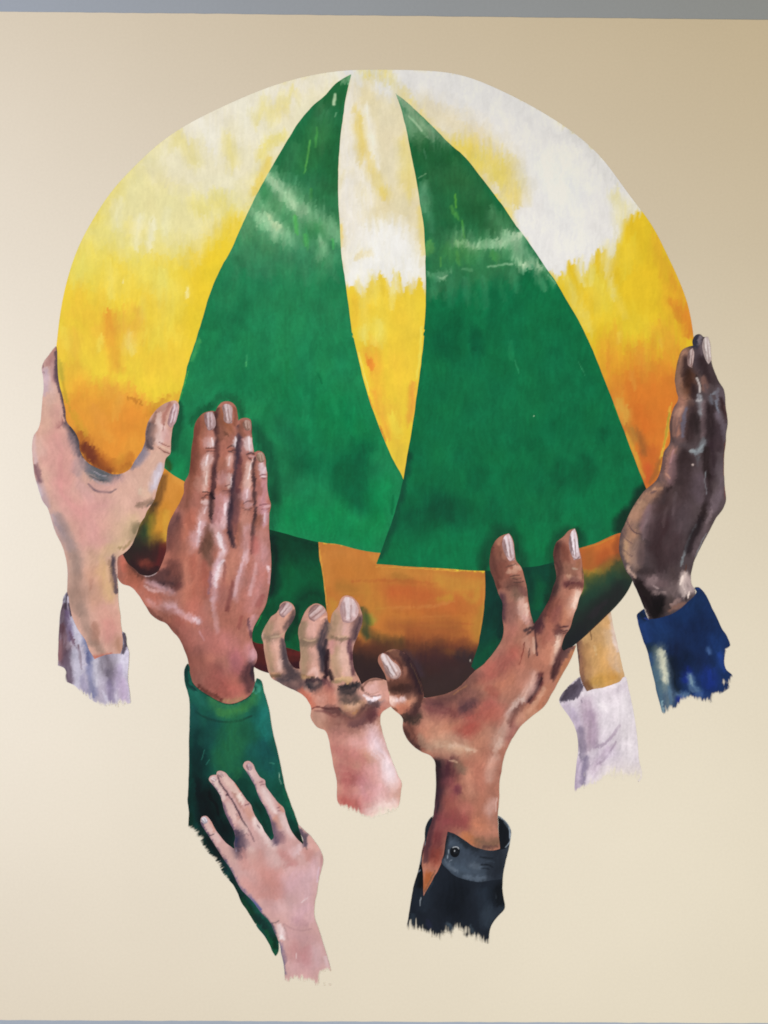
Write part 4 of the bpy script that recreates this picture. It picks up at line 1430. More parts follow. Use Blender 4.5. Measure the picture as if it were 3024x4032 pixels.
# ------------------------------------------------------------------ gnarled pink hand under the ball
h = build("painted_hand", mural, 'G',
 """310,200 320,165 345,145 385,143 420,163 441,210 436,270 410,320 375,370 360,395 352,440 365,500 375,570 400,640 445,685 478,690
 476,640 486,590 480,530 476,460 465,385 490,300 520,230 545,190 580,165 625,157 670,180 700,230 707,290 722,330 724,350 745,240 790,180 822,110 855,91 912,105 952,150 974,200 992,260 978,350 942,440 915,520 910,600
 925,690 962,770 985,815 1040,775 1120,765 1180,785 1260,850 1260,980 1205,1005 1140,1062 1136,1110 1150,1200 1190,1330 1240,1460 1290,1580 I 165,1190 160,1290 140,1400
 E 1720,1090 1600,1110 1500,1100 1400,1040 1318,965 1300,780 1270,640 1250,520 1228,420 1205,365 G 680,1190 620,1165 585,1120 567,1080 572,1010 545,950 500,900 450,870 380,840 310,800 250,765 225,720 205,640 190,550 183,480 168,420 185,370 215,310 250,260 290,232""",
 6, 'c79c8c', """
# little finger
s d4ac9c 70 .8 : G 340,270 290,340 260,380
s a48f76 40 .8 : G 240,310 210,370 200,420
s c49a88 34 .6 : G 290,250 250,300
s e0c4ba 16 .7 : G 175,440 180,400
s 8a7a6a 34 .8 : G 195,430 240,440 300,420
s c8b49a 12 .7 : G 250,430 310,425 345,405
s d8b4a6 60 .85 : G 290,490 300,590 310,680
s a58f78 44 .8 : G 215,500 235,600 250,700
s e2c2b6 26 .7 : G 320,620 310,690
s 544a50 40 .9 : G 345,470 355,560 365,640 400,710
s 6a5856 30 .85 : G 430,230 405,300 365,350
s 5e5054 22 .8 : G 435,260 400,330
s 8a7058 16 .85 : G 240,745 310,742
s c8a07c 14 .6 : G 250,725 320,730
s 47424a 64 .85 : G 320,785 390,780 440,740
s 5a4c4e 46 .8 : G 400,680 440,740 480,780
s 5a4a4e 50 .85 : G 400,840 460,850 490,830
# ring finger
s dcb4aa 76 .85 : G 610,330 590,380 580,430
s 9a8670 40 .85 : G 510,320 490,400 505,480
s 8a7868 34 .85 : G 490,480 550,480 620,455
s cbb094 12 .7 : G 510,450 560,462 610,450
s d6b0a4 60 .85 : G 600,540 605,620 600,680
s a8947a 50 .8 : G 510,540 520,640 520,710
s e6c6be 26 .7 : G 560,720 600,700 620,760
s 4f464e 44 .95 : G 705,330 670,420 640,500
s 4f464e 34 .95 : G 655,520 660,600 670,700
s 3f3840 26 .9 : G 690,460 680,560 690,660
s e3bcac 12 .8 : G 650,285 690,262
s 9a7e62 14 .8 : G 490,735 540,760 600,760
s c8a878 16 .7 : G 500,755 560,780
s 38353c 44 .9 : G 545,820 600,850 650,810
s 3a3038 24 .8 : G 530,790 650,780
# middle finger
s dcb8b0 70 .85 : G 850,340 830,420
s a99478 56 .8 : G 770,250 760,340 750,420
s c4a48e 30 .7 : G 800,360 800,420
s b8a084 56 .8 : G 780,540 775,640 770,720
s e0bfb2 60 .85 : G 850,520 860,620 870,720
s d8b2a8 50 .75 : G 820,470 880,480
s cc9c9a 36 .7 : G 745,470 735,540
s 6a4a54 26 .9 : G 885,450 885,520 895,600
s 5c4a50 44 .9 : G 965,280 945,370 915,450
s 5c3c44 22 .85 : G 900,560 905,660 920,740
s 8e7a66 22 .85 : G 735,430 790,455 870,440 ; s d4b898 12 .6 : G 790,430 870,425
s a58f70 16 .85 : G 750,800 810,785 890,795 ; s dcbc90 22 .8 : G 770,770 840,770 900,770
s d4b080 18 .8 : G 860,800 880,825
s 3a363a 46 .85 : G 825,880 880,880 940,835
s 2a2a30 22 .8 : G 800,850 960,820
s 4a4442 60 .8 : G 850,940 890,970 950,950
# gaps
s 3a2a30 26 .92 : G 700,540 700,660 690,760
s 2e2428 22 .92 : G 725,710 738,780
s 6a444a 40 .7 : G 690,800 720,850
s b0786c 50 .75 : G 690,860 720,880 700,940
# knuckle at the right
s e2bcb6 80 .9 : G 1080,840 1050,870 1110,890
s 8d6a60 14 .85 : G 992,840 1030,795 1100,772 1150,775
s 5a4038 18 .8 : G 990,870 985,830
s b08878 8 .7 : G 1020,880 1070,895 1120,880
s f0e8ee 16 .95 : G 1000,905 1050,940 1140,918
s e8dce4 12 .9 : G 1050,960 1100,950
s 6a5558 7 .8 : G 1010,885 1070,912 1140,900
s 8a7f86 26 .85 : G 1040,960 1100,985 1160,955
s d8a89c 60 .8 : G 1170,860 1190,920
s c08a80 30 .7 : G 1150,1000 1200,980
# palm
s d49a88 70 .8 : G 560,930 640,940 720,930
s dcb4a6 34 .8 : G 640,930 690,925
s c0725e 40 .75 : G 490,880 540,940 575,990
s b88070 60 .7 : G 640,880 740,950
s 7a4844 12 .9 : G 570,1015 620,1000 700,1015 800,1005
s 5a3c3e 40 .85 : G 700,1020 790,1035 880,1075 950,1065
s 2f2a34 14 .9 : G 800,1010 850,1060 910,1090 960,1055 1000,1010
s c8a486 60 .9 : G 850,1010 900,1030 970,1000
s dcb8a0 26 .8 : G 880,990 960,985
s d0a870 16 .7 : G 910,1060 950,1040
s 5e4444 40 .85 : G 970,1060 1020,1010 1100,990
s 7c4c4c 14 .7 : G 600,1030 680,1040 770,1080
s 8a6058 100 .8 : G 740,1100 880,1120 1030,1090
s 6a4c50 44 .8 : G 900,1150 1000,1110 1080,1060
s 6e4448 50 .85 : G 1080,1030 1060,1090
s ba9686 76 .85 : G 610,1070 640,1130
s a88072 40 .6 : G 690,1140 740,1190
s c07a6c 30 .7 : G 1170,1015 1130,1050
# forearm
s 9c746c 60 .7 : G 760,1200 900,1200
s c48e86 110 .7 : G 760,1270 840,1290
s dcb0ae 120 .75 : G 960,1290 1040,1250
s e6ccd2 80 .8 : G 1090,1200 1130,1300
s e8d8e0 120 .85 : G 1110,1330 1170,1450 1210,1580
s b57a74 100 .7 : G 790,1360 860,1420
s c48a88 60 .7 : G 930,1380 990,1440
s b06e6c 120 .8 : G 840,1540 930,1560
s a0605e 60 .7 : G 860,1600 960,1610
s c98c8c 80 .6 : G 1010,1500 1000,1600
s dcb2b4 90 .7 : G 1090,1500 1100,1620
s e8b8b0 12 .5 : G 1260,1500 1300,1620
E
s c4807c 110 .75 : E 1380,850 1400,930
s d4a0a6 110 .75 : E 1530,830 1560,900
s b86c66 70 .8 : E 1360,940 1420,980 1470,1010
s 9c5a50 30 .7 : E 1455,940 1475,990
s d09494 80 .7 : E 1500,960 1540,1000
s e2bcc0 90 .75 : E 1650,860 1680,960
s e4ccc8 120 .85 : E 1560,1030 1660,1010 1760,970
s e8dcd0 90 .8 : E 1640,1070 1760,1040
I
s ecdde0 70 .8 : I 60,1060 90,1180
s e8ccc8 60 .7 : I 120,1200 100,1260
x 120 1 : E 1300,1000 1400,1030 1480,1075 1560,1040 1680,1030 1780,960 1850,900 1900,1240 1300,1240
x 40 1 : E 1290,950 1360,985 1410,1010 1480,1060 1540,1080 1500,1160 1290,1140
""", label="gnarled pink hand with bent fingers clutching the ball from below", tint=(1.08, 1.0, .98), contrast=1.05, grain=.8)
nail(h, 'G', "308,215 318,180 335,158 375,148 412,168 420,200 385,238 345,275 318,255", 7, 'c0a09e', 'd8c2c2', '7e5c5e')
nail(h, 'G', "550,232 570,188 610,165 650,172 680,200 692,228 645,268 595,307 558,282", 7, 'c29e9a', 'e2ccca', '84605c')
nail(h, 'G', "806,215 820,145 850,102 900,112 938,155 958,215 940,275 880,316 830,305", 7, 'd4b2b0', 'ecdcde', 'a4807e')

# ------------------------------------------------------------------ big brown hand under the ball
h = build("painted_hand", mural, 'H',
 """1042,207 990,225 940,260 910,310 888,400 890,500 920,580 950,680 990,780 988,900 1000,980 990,1060 960,1120 900,1200 830,1280 760,1330 700,1395 640,1455 560,1502 460,1532 350,1548
 345,1480 322,1400 290,1310 240,1230 180,1172 110,1152 60,1160 20,1185 -2,1190 -25,1250 0,1300 40,1385 50,1440 68,1520 75,1600 100,1640 160,1690 175,1715
 I 178,760 210,840 270,910 330,952 400,982 436,1020 446,1100 451,1200 445,1300 436,1400 425,1480 J 398,520 366,600 340,700 326,800 334,900 344,1105
 500,870 570,940 800,900 975,760 960,600 953,500 952,430 962,300 966,170 985,50 I 1000,1000 1040,900 1090,810 1150,732 1230,662 1330,580 1390,480 1440,390 1490,300 1550,190 1592,80 1560,92 1490,128
 H 1478,1150 1482,1090 1500,1040 1540,980 1562,900 1600,800 1622,720 1642,680 1652,560 1642,470 1632,390 1612,330 1602,230 1581,167 1540,180 1490,230 1430,280 1405,370 1410,450 1430,560 1400,650 1380,720 1330,820 1280,900 1247,945
 1225,880 1202,760 1190,650 1165,550 1140,480 1102,430 1087,350 1082,290 1062,230""",
 8, 'b47e6c', """
# first finger
s 6a4038 60 .9 : H 930,310 910,420 925,540 960,640
s 9a6452 44 .8 : H 965,290 955,400
s b9826c 20 .85 : H 990,238 955,290
s 8a5a4c 14 .7 : H 975,360 985,420 1020,440
s 8a5548 70 .8 : H 990,470 1010,560
s 6e4a42 60 .85 : H 1100,620 1040,640
s caa08c 22 .9 : H 1035,520 1080,515 1135,495
s d4ac98 20 .8 : H 1080,470 1110,480
s 6a5048 9 .85 : H 1020,485 1060,470 1100,455
s 5e443e 9 .85 : H 1055,555 1130,550 ; s 5e443e 8 .8 : H 1070,580 1150,575 ; s 5e443e 8 .8 : H 1080,610 1160,598
s 9a7460 10 .7 : H 1060,568 1140,562
s 8a6a5a 60 .8 : H 1090,700 1150,720
s 7a5450 40 .7 : H 1150,670 1180,700
s dcb4a6 50 .9 : H 1150,770 1150,830 1165,890
s d0a298 40 .8 : H 1180,890 1200,930
s e6cabc 20 .7 : H 1180,790 1195,870
s 5d4048 50 .85 : H 980,720 1000,820 1000,900
s 9a6a60 60 .75 : H 1060,800 1060,920
s b07468 70 .7 : H 1060,980 1040,1060
s 5a4444 20 .9 : H 1180,1000 1215,980 1245,985 ; s 4a3638 14 .85 : H 1190,1030 1220,1010 ; s c09a8a 12 .7 : H 1195,965 1240,955
s c89a88 50 .8 : H 1190,1080 1215,1160
s 7a3f38 9 .8 : H 1170,1100 1150,1200 1128,1280
s 6e4a44 9 .8 : H 1212,1140 1205,1215
s 5a3a3c 14 .85 : H 1255,1000 1265,1100 1272,1200
s e0bca8 14 .6 : H 1240,1060 1250,1180
# second finger
s 402a30 50 .95 : H 1270,980 1280,920 1330,840 1390,730
s 53343a 40 .9 : H 1290,1000 1300,940
s 5e3c38 64 .9 : H 1440,310 1430,430 1450,550
s 9a6a58 50 .85 : H 1520,470 1570,560
s 835044 40 .8 : H 1500,330 1510,420
s 4a3434 50 .85 : H 1430,600 1410,680
s b0785e 26 .8 : H 1620,430 1600,480
s c8b09c 12 .7 : H 1560,490 1600,500
s d2a48a 20 .9 : H 1530,560 1580,585 1635,575
s 6a3f40 50 .85 : H 1510,625 1560,610 1620,615
s 8a5c50 26 .7 : H 1540,645 1610,640
s 7a5a40 12 .7 : H 1640,480 1645,580
s dcb4a2 56 .9 : H 1600,690 1570,780 1540,860
s ecd0c0 26 .8 : H 1610,690 1570,800
s 8a5448 90 .8 : H 1430,780 1380,880
s c88a70 64 .8 : H 1500,840 1470,930
s 8e5a58 50 .6 : H 1440,830 1420,920
s 503038 10 .9 : H 1455,972 1490,965 1530,965 ; s 503038 9 .9 : H 1465,995 1500,1005 1520,998 ; s 503038 8 .8 : H 1480,1020 1515,1015
s c49a8a 9 .7 : H 1480,982 1525,982
s 6a4444 40 .8 : H 1440,980 1440,1030
s b07060 70 .75 : H 1370,980 1340,1100
s dcb6a2 40 .85 : H 1450,1060 1430,1170 1405,1270
s e8cab8 20 .7 : H 1440,1090 1420,1200
s c48a74 50 .7 : H 1370,1120 1360,1240
# third finger behind
s 5a3a3a 34 .92 : H 1490,1140 1450,1230 1420,1330 1405,1380
s 6a4c4a 40 .8 : H 1550,1150 1500,1200
s bc8464 30 .85 : H 1560,1180 1500,1310 1440,1410
s e0904c 9 .7 : H 1585,1130 1550,1240
I
# tendons and palm
s 5a3034 36 .92 : I 1300,330 1290,380 1250,460 1200,540
s 44282c 16 .85 : I 1310,345 1270,430 1210,530
s e0bca8 24 .8 : I 1330,440 1280,520 1200,620
s c08468 60 .75 : I 1370,430 1310,540 1210,640
s dcb6a8 50 .85 : I 1250,320 1230,410 1170,500
s e4ccc2 40 .8 : I 1140,530 1090,590 1030,650
s d8b4a4 70 .8 : I 1080,660 1010,780 950,880
s dcbcac 30 .7 : I 980,860 930,940
s 7e5048 40 .85 : I 1150,580 1090,660 1060,730
s b0746a 50 .7 : I 1130,680 1080,770 1040,850
s cf9e86 60 .7 : I 1240,610 1130,700
s ac645c 120 .7 : I 1080,160 980,260 900,340
s b86e60 110 .7 : I 880,280 820,330
s c4826a 150 .75 : I 1040,380 960,420
s c48a78 80 .7 : I 1180,260 1170,360
s a86054 50 .6 : I 880,440 940,480
s 74504a 70 .75 : I 760,330 680,420 590,490 480,530
s c8905c 9 .6 : I 700,410 640,450 590,480
s 744e4c 110 .5 : I 560,570 660,550 760,500
s 5f4248 60 .8 : I 660,620 740,560
s 86504f 90 .8 : I 400,600 500,630 600,670
s 6a4446 40 .7 : I 370,530 480,560
s b4645c 90 .7 : I 720,690 820,640 900,580
s b05850 60 .75 : I 620,760 700,790 780,760
s c07060 90 .6 : I 880,700 960,620
s cf9a82 130 .8 : I 480,740 420,800
s c88a72 80 .7 : I 560,740 620,720
s d0ac94 110 .8 : I 450,880 560,900 700,930
s dcbca8 24 .6 : I 560,912 610,898 665,905 ; s dcc0ac 20 .7 : I 700,930 780,940
s 7a5046 60 .9 : I 225,740 260,830 320,910
s 5a3c38 26 .85 : I 190,760 240,860 310,930
s a88a78 36 .75 : I 320,830 350,880 390,920
s c48e78 110 .7 : I 800,860 880,780
s c08874 150 .7 : I 780,1040 820,1200
s d09a84 70 .6 : I 720,1120 740,1260
# wrist
s 4a3638 66 .95 : I 475,1040 480,1150 478,1280
s 3a2a2e 30 .9 : I 450,1030 470,1120 460,1260
s 45303a 56 .9 : I 470,1280 465,1380 440,1470
s 58323a 90 .88 : I 570,1060 550,1140 530,1180
s 8a7262 50 .8 : I 620,1060 660,1090
s d6b49c 14 .7 : I 560,1020 620,1035
s 985a5a 90 .65 : I 560,1220 580,1300
s 7a4050 40 .7 : I 620,1240 620,1270
s 9a5650 110 .8 : J 560,330 600,420
s b4726a 70 .6 : J 680,380 700,480
s 7e4448 100 .85 : J 480,470 460,600
s 945252 90 .8 : J 540,470 660,500
s 743c3e 80 .85 : J 430,620 410,740
s 8a4a40 70 .8 : J 460,740 430,820
s a8643c 44 .85 : J 385,920 365,1020
s 5a3a40 30 .85 : J 430,460 400,560 375,680 360,800
s 86604a 10 .8 : J 440,880 400,970 360,1050
s d8ae9e 50 .75 : I 930,1000 890,1100 870,1180
s c0806e 90 .6 : J 800,60 800,200
s d6aca0 50 .75 : J 900,320 880,420
s c88a70 120 .7 : J 780,520 860,540
s c07a50 60 .7 : J 680,600 760,640
s 8a6a58 56 .85 : J 780,650 860,660 960,640
s 6a4c48 20 .7 : J 840,690 950,680
s dcbab0 10 .8 : J 942,290 935,400 ; s 7a3c38 6 .7 : J 953,360 950,480
s 8a4a48 7 .6 : J 965,60 970,160
# thumb
f 6a463f 22 1 : I -30,120 60,125 150,115 240,190 300,290 340,400 350,490 320,580 280,650 230,690 170,650 200,600 220,540 180,490 110,450 50,420 40,360 130,362 165,330 160,260 90,190 40,150
s 8a6050 36 .85 : I 90,135 160,170 220,240
s b08468 12 .8 : I 40,135 90,125 ; s c0502c 9 .7 : I 0,140 25,148
s 3f2c32 60 .9 : I 230,200 290,330 320,450
s 4a3438 30 .8 : I 170,150 250,250
s a07060 26 .85 : I 190,270 190,320 160,360
s 7a5042 60 .8 : I 80,420 130,400 200,380
s 513630 40 .85 : I 90,450 160,440 240,430
s 5a3e3a 60 .85 : I 240,440 270,520
s e0c8a0 6 .8 : I 40,370 50,440 70,480 ; s 9a7a50 5 .35 : I 240,230 300,350 340,470
s d69a80 80 .9 : I 160,580 200,560 230,540
s ecd8da 30 .95 : I 80,530 130,540 180,525
s e6c0b0 30 .8 : I 70,500 100,560
s c07e68 60 .85 : I 150,610 210,600
s 5a3c3a 50 .92 : I 280,580 270,640 220,680
s 4a3a34 40 .9 : I 190,670 270,690 310,660
s 6a4838 14 .9 : I 80,595 110,600 130,615 ; s c89050 9 .7 : I 90,610 120,630
""", label="big brown hand spread under the ball, thumb and fingers up, in a black cuff", contrast=1.08)
nail(h, 'H', "998,245 1020,220 1042,209 1066,250 1084,340 1088,425 1050,437 1015,385 990,315", 9, 'd6b8b8', 'f0e2e6', '80605e')
nail(h, 'H', "1540,225 1560,185 1580,168 1600,240 1612,335 1626,410 1572,426 1545,365 1532,295", 9, 'd6c0c2', 'f2e8ee', '6a4c4c')
nail(h, 'I', "2,158 14,146 35,152 90,208 145,258 162,318 132,354 75,349 45,322 20,245", 9, 'c8aca6', 'ece0e2', '7c5c58')
sl = build("sleeve", h, 'J',
 """425,430 385,478 362,535 356,650 330,760 305,880 270,1000 245,1130 225,1250 205,1380 260,1390 330,1400 430,1430 500,1460 620,1480 740,1470 800,1470 880,1480 897,1330 950,1255 1006,1190
 998,1100 990,1000 1000,880 1030,750 1050,650 1058,560 1040,510 992,460 955,433 958,520 964,620 972,702 920,717 850,712 760,686 680,632 600,582 545,562 530,620 518,700 503,785 480,850 430,940 380,1030 345,1092 345,980 343,900 333,830 343,740 368,640 385,560 408,500""",
 9, '242a34', """
s 15181e 80 .9 : J 990,500 1000,580 1000,670
s b0bcc8 11 .92 : J 958,440 1005,468 1042,510 1053,570 1050,640 1015,690
s 7a8894 8 .7 : J 1000,480 1040,530
s 262c36 60 .8 : J 400,500 370,620
s 12151a 40 .85 : J 350,760 320,880 330,1000
s a8b0b8 6 .8 : J 350,640 365,690 ; s b0b8c0 7 .85 : J 325,770 318,830 ; s a0a8b0 6 .8 : J 300,900 320,880
s c0c4c6 6 .85 : J 326,1100 316,1170
s 181d25 180 .85 : J 600,1060 620,1200
s 2c3540 50 .75 : J 380,1060 340,1200
s 3f4a56 20 .6 : J 420,960 380,1040
s 303a46 110 .75 : J 850,1060 850,1200
s 3d4854 60 .75 : J 870,1200 860,1300
s 7a848c 8 .7 : J 936,1060 942,1110
s 14181e 70 .85 : J 960,1040 970,1160
s 3a4450 36 .8 : J 900,1270 990,1190
s 252b35 60 .7 : J 740,1120 730,1280
s 4a5660 24 .75 : J 540,1310 620,1400 ; s 4c5862 20 .7 : J 730,1340 760,1410
s 38444f 30 .7 : J 260,1250 240,1340
s 2c2f44 24 .7 : J 380,1290 400,1350
x 90 1 : J 190,1330 330,1345 430,1385 495,1425 620,1420 740,1400 870,1440 920,1420 920,1620 190,1620
x 50 .35 : J 505,1320 600,1320 700,1330 700,1500 505,1500
x 50 .4 : J 215,1290 300,1290 300,1400 205,1400
""", brush=(0, 1), step=3.2)
build("cuff", h, 'J',
 "541,564 600,583 680,634 760,687 850,713 920,718 985,708 1030,690 1048,662 1028,760 1005,860 988,950 900,962 800,974 700,956 600,922 545,872 494,812 508,760 524,680",
 10, '3f4752', """
s 586270 60 .85 : J 570,640 640,680
s 4c5664 100 .8 : J 640,730 760,790
s 525e6c 70 .8 : J 560,820 680,880 800,910
s 6a7684 24 .8 : J 680,935 780,950 850,945
s 6a7480 20 .75 : J 520,790 560,850 620,890
s 353c47 70 .8 : J 800,720 900,740
s 282d36 100 .85 : J 950,750 960,850 930,920
s 1d2129 10 .85 : J 800,770 860,780 910,778 ; s 1d2129 12 .85 : J 815,835 870,835 910,850 ; s 1d2129 9 .8 : J 820,860 880,868
s 4a5460 8 .7 : J 850,800 920,810
s 1c2026 24 .85 : J 505,760 520,690 540,610 
s 2a3038 30 .8 : J 545,580 620,610 700,665 780,705
s a0aab4 7 .85 : J 548,710 550,750 545,780 ; s 9098a4 9 .8 : J 560,800 580,790
s 7a8490 30 .4 : J 740,840 800,850
""")
build("button", h, 'J',
 "603,684 630,690 644,715 640,745 622,768 596,772 572,758 562,730 568,704 584,690", 11, '191c22', """
s 2c323a 14 .8 : J 600,740 620,730
s d4d8dc 9 .95 : J 588,692 605,686 625,690 636,704
s f0f2f4 8 .95 : J 602,718 602,724
s 0e1014 20 .8 : J 580,735 590,755 615,760
""", step=2.5)
# ------------------------------------------------------------------ small pink hand resting on the green sleeve
h = build("painted_hand", mural, 'E',
 """188,1095 198,1068 230,1058 265,1088 300,1150 340,1210 390,1270 440,1310 470,1335 462,1280 470,1230 462,1190 430,1120 390,1040 370,960 350,900 300,820 275,790 258,760 270,735 300,724 318,724 322,700 350,689 385,700 420,740 470,790 510,850 560,920
 600,970 612,1010 640,1070 690,1140 720,1200 765,1258 782,1240 776,1180 760,1100 730,1020 690,950 660,890 630,810 590,740 560,690 536,650 548,620 580,609 610,628 640,690 680,745 715,768 720,810 770,880 820,950 865,990 880,1050
 910,1140 940,1200 990,1260 1024,1290 1026,1250 1000,1190 984,1128 1040,1180 1100,1240 1150,1310 1180,1370 1187,1420 1170,1500 1150,1590 F 1140,625 1125,700 1115,800 1120,850 1150,940 1190,1070 1220,1160 1240,1240 1258,1320 1270,1400 1150,1410 1050,1390 950,1390 882,1380
 870,1260 850,1150 825,1040 800,990 750,880 700,830 600,700 520,620 470,530 430,450 390,390 350,330 300,250 260,190 218,130""",
 10, 'd1aaa6', """
# little finger
s e0c2bc 26 .85 : E 250,1130 290,1200 330,1260
s cf9a88 20 .6 : E 270,1110 300,1170
s 6a5870 20 .9 : E 200,1110 215,1170 250,1230 290,1300
s 5a4858 18 .85 : E 290,1290 340,1360 400,1440
s 5a4850 7 .85 : E 250,1207 275,1212 295,1205
s 7a6068 9 .7 : E 370,1370 400,1390 390,1405
s d8b2aa 40 .7 : E 370,1300 420,1360 460,1420
# side shadow
s 5f5a78 24 .85 : F 390,400 440,490 500,590
s 5a5c86 26 .85 : F 500,600 580,690 680,810
s 6a6c98 14 .8 : F 600,690 680,780
s 45485c 20 .9 : F 700,830 760,910 810,1010
s 6f6a84 20 .9 : F 832,1060 855,1180 875,1300
s 9a8494 20 .6 : F 850,1060 885,1200
# ring finger
s e4cdc6 30 .85 : E 295,770 330,830 370,900
s e0c2bb 34 .8 : E 420,960 450,1030 480,1080
s 84687c 16 .88 : E 280,790 310,840 350,910
s 705a70 20 .88 : E 370,960 400,1040 440,1130 470,1200
s c89a90 30 .7 : E 500,1080 540,1150
s dfc2bc 34 .75 : E 520,1110 560,1180
s 55485a 60 .92 : E 490,1200 505,1280 520,1360
s 3f4260 20 .8 : E 470,1220 480,1300
s a8a0b0 10 .7 : E 470,1320 480,1350
s 6a4c54 8 .85 : E 390,880 410,890 ; s 6a4c54 7 .8 : E 395,895 415,880 ; s 7a6068 7 .7 : E 480,1040 490,1060 ; s 8a6c74 8 .6 : E 560,1200 580,1215
# gap
s 55404c 11 .85 : E 325,722 350,790 400,860 445,930
s 55404c 12 .85 : E 445,920 490,1010 530,1090 570,1150
s 8a6a70 11 .7 : E 580,1160 610,1230 630,1270
# middle finger
s e4c8bc 34 .85 : E 370,730 420,790 470,850 510,910
s b88c82 18 .7 : E 440,860 500,950 540,1020
s e8d4cc 24 .75 : E 510,900 535,940
s cf9f90 34 .75 : E 570,1010 610,1080
s e8d4d0 36 .85 : E 630,1080 660,1140 690,1180
s e6ccc8 40 .8 : E 690,1180 730,1250 780,1310
s 7a585e 8 .85 : E 548,972 590,962 ; s 8a6a70 6 .7 : E 650,1130 675,1165
s d0603c 6 .5 : E 470,790 520,860
# index
s e0c2be 40 .8 : E 600,690 640,750
s dfc0bc 50 .8 : E 690,840 740,920
s e4ccc8 30 .8 : E 700,850 760,960 800,1020
s 78667e 18 .9 : E 560,690 600,760 640,850
s 78667e 20 .88 : E 650,880 690,960 730,1030 765,1120
s cf9c8c 34 .75 : E 800,1080 830,1150
s c8907e 20 .6 : E 830,960 860,1020
s 66566a 44 .92 : E 780,1130 795,1200 800,1270
s 8a6a76 34 .7 : E 840,1210 850,1260
s e4cac6 44 .85 : E 860,1060 890,1140 930,1220
s 8a6068 6 .8 : E 670,785 700,780 ; s 8a6068 6 .8 : E 680,805 715,795 ; s 8a6068 6 .8 : E 812,995 835,985 ; s 8a6068 6 .7 : E 815,1020 840,1010
# thumb web
s 5a5060 26 .92 : E 1000,1180 1030,1240 1040,1290
s 70606a 24 .8 : E 1050,1210 1040,1270
s 8a706c 12 .7 : E 1050,1310 1060,1330
s dcaea4 40 .75 : E 1090,1250 1130,1330
s c89088 40 .6 : E 1060,1360 1100,1420
s b88a88 16 .6 : E 1180,1380 1175,1460 1150,1560
s d8c0cc 12 .7 : E 1140,1600 1150,1480
s d4b0b4 60 .7 : E 1120,1440 1110,1540
# back of the hand
s dfc0b8 44 .75 : F 590,290 600,380
s cf9a92 60 .7 : F 540,330 560,420
s c8968e 60 .6 : F 660,320 680,440
s dcbcb8 50 .7 : F 760,300 800,400
s cf9e96 110 .7 : F 620,420 680,500
s cc928a 130 .75 : F 740,500 800,560
s e2c6c8 36 .7 : F 990,280 940,330
s d4a8a6 70 .6 : F 880,240 900,330
s c48e8a 36 .6 : F 850,320 950,410
s c08a88 16 .6 : F 870,425 930,415
s d9b2b8 150 .75 : F 960,520 920,620
s d8b6bc 100 .7 : F 1060,520 1040,660
s c99088 110 .7 : F 700,640 800,640
s cf9e98 90 .7 : F 560,560 620,620
s d8b4b4 100 .7 : F 860,760 960,760
s d6b0b8 100 .7 : F 980,860 1060,780
s e6d0d0 12 .7 : F 1010,725 1060,690
s c8a0a0 60 .5 : F 730,730 790,800
s b89096 40 .5 : F 960,880 1040,900
s 8a7474 8 .8 : F 780,890 810,885 830,870
s b48e90 12 .7 : F 870,900 930,940 1010,955 1090,940
s e4d2d2 34 .8 : F 830,930 860,980
s f0e8e6 20 .85 : F 845,1000 870,1025
s a88888 14 .6 : F 860,910 890,970 905,1030
s c8a0a2 120 .7 : F 960,1010 1060,1020
s c08e8e 110 .75 : F 960,1110 1000,1200
s c48e90 60 .7 : F 1060,1120 1050,1220
s d6b4b6 80 .7 : F 1130,1130 1160,1220
s d0a8aa 100 .6 : F 960,1270 1080,1290
s e4ccca 7 .7 : F 966,1140 968,1180
s d8bcbc 24 .8 : F 1210,1180 1220,1240
x 70 1 : F 850,1350 900,1345 960,1335 1030,1340 1100,1370 1280,1370 1290,1440 850,1440
x 30 .95 : F 1165,1290 1215,1265 1280,1275 1290,1400 1160,1400
""", label="small pink hand resting on the green sleeve, lowest in the mural", contrast=1.05, grain=.6)
nail(h, 'E', "192,1092 203,1072 222,1066 240,1082 247,1108 226,1122 204,1114", 11, 'd2c8d0', 'f0eef2', '8a8088')
nail(h, 'E', "268,752 290,736 312,742 320,765 308,782 280,778", 11, 'd2b6b4', 'ead8d6', 'a88a8a')
nail(h, 'E', "330,712 352,700 372,714 378,735 362,748 340,738", 11, 'cbaaa6', 'e4ccc8', '9a7874')
nail(h, 'E', "560,642 582,624 602,640 610,668 600,688 572,682", 11, 'bc9ca0', 'dcc4c8', '84646a')

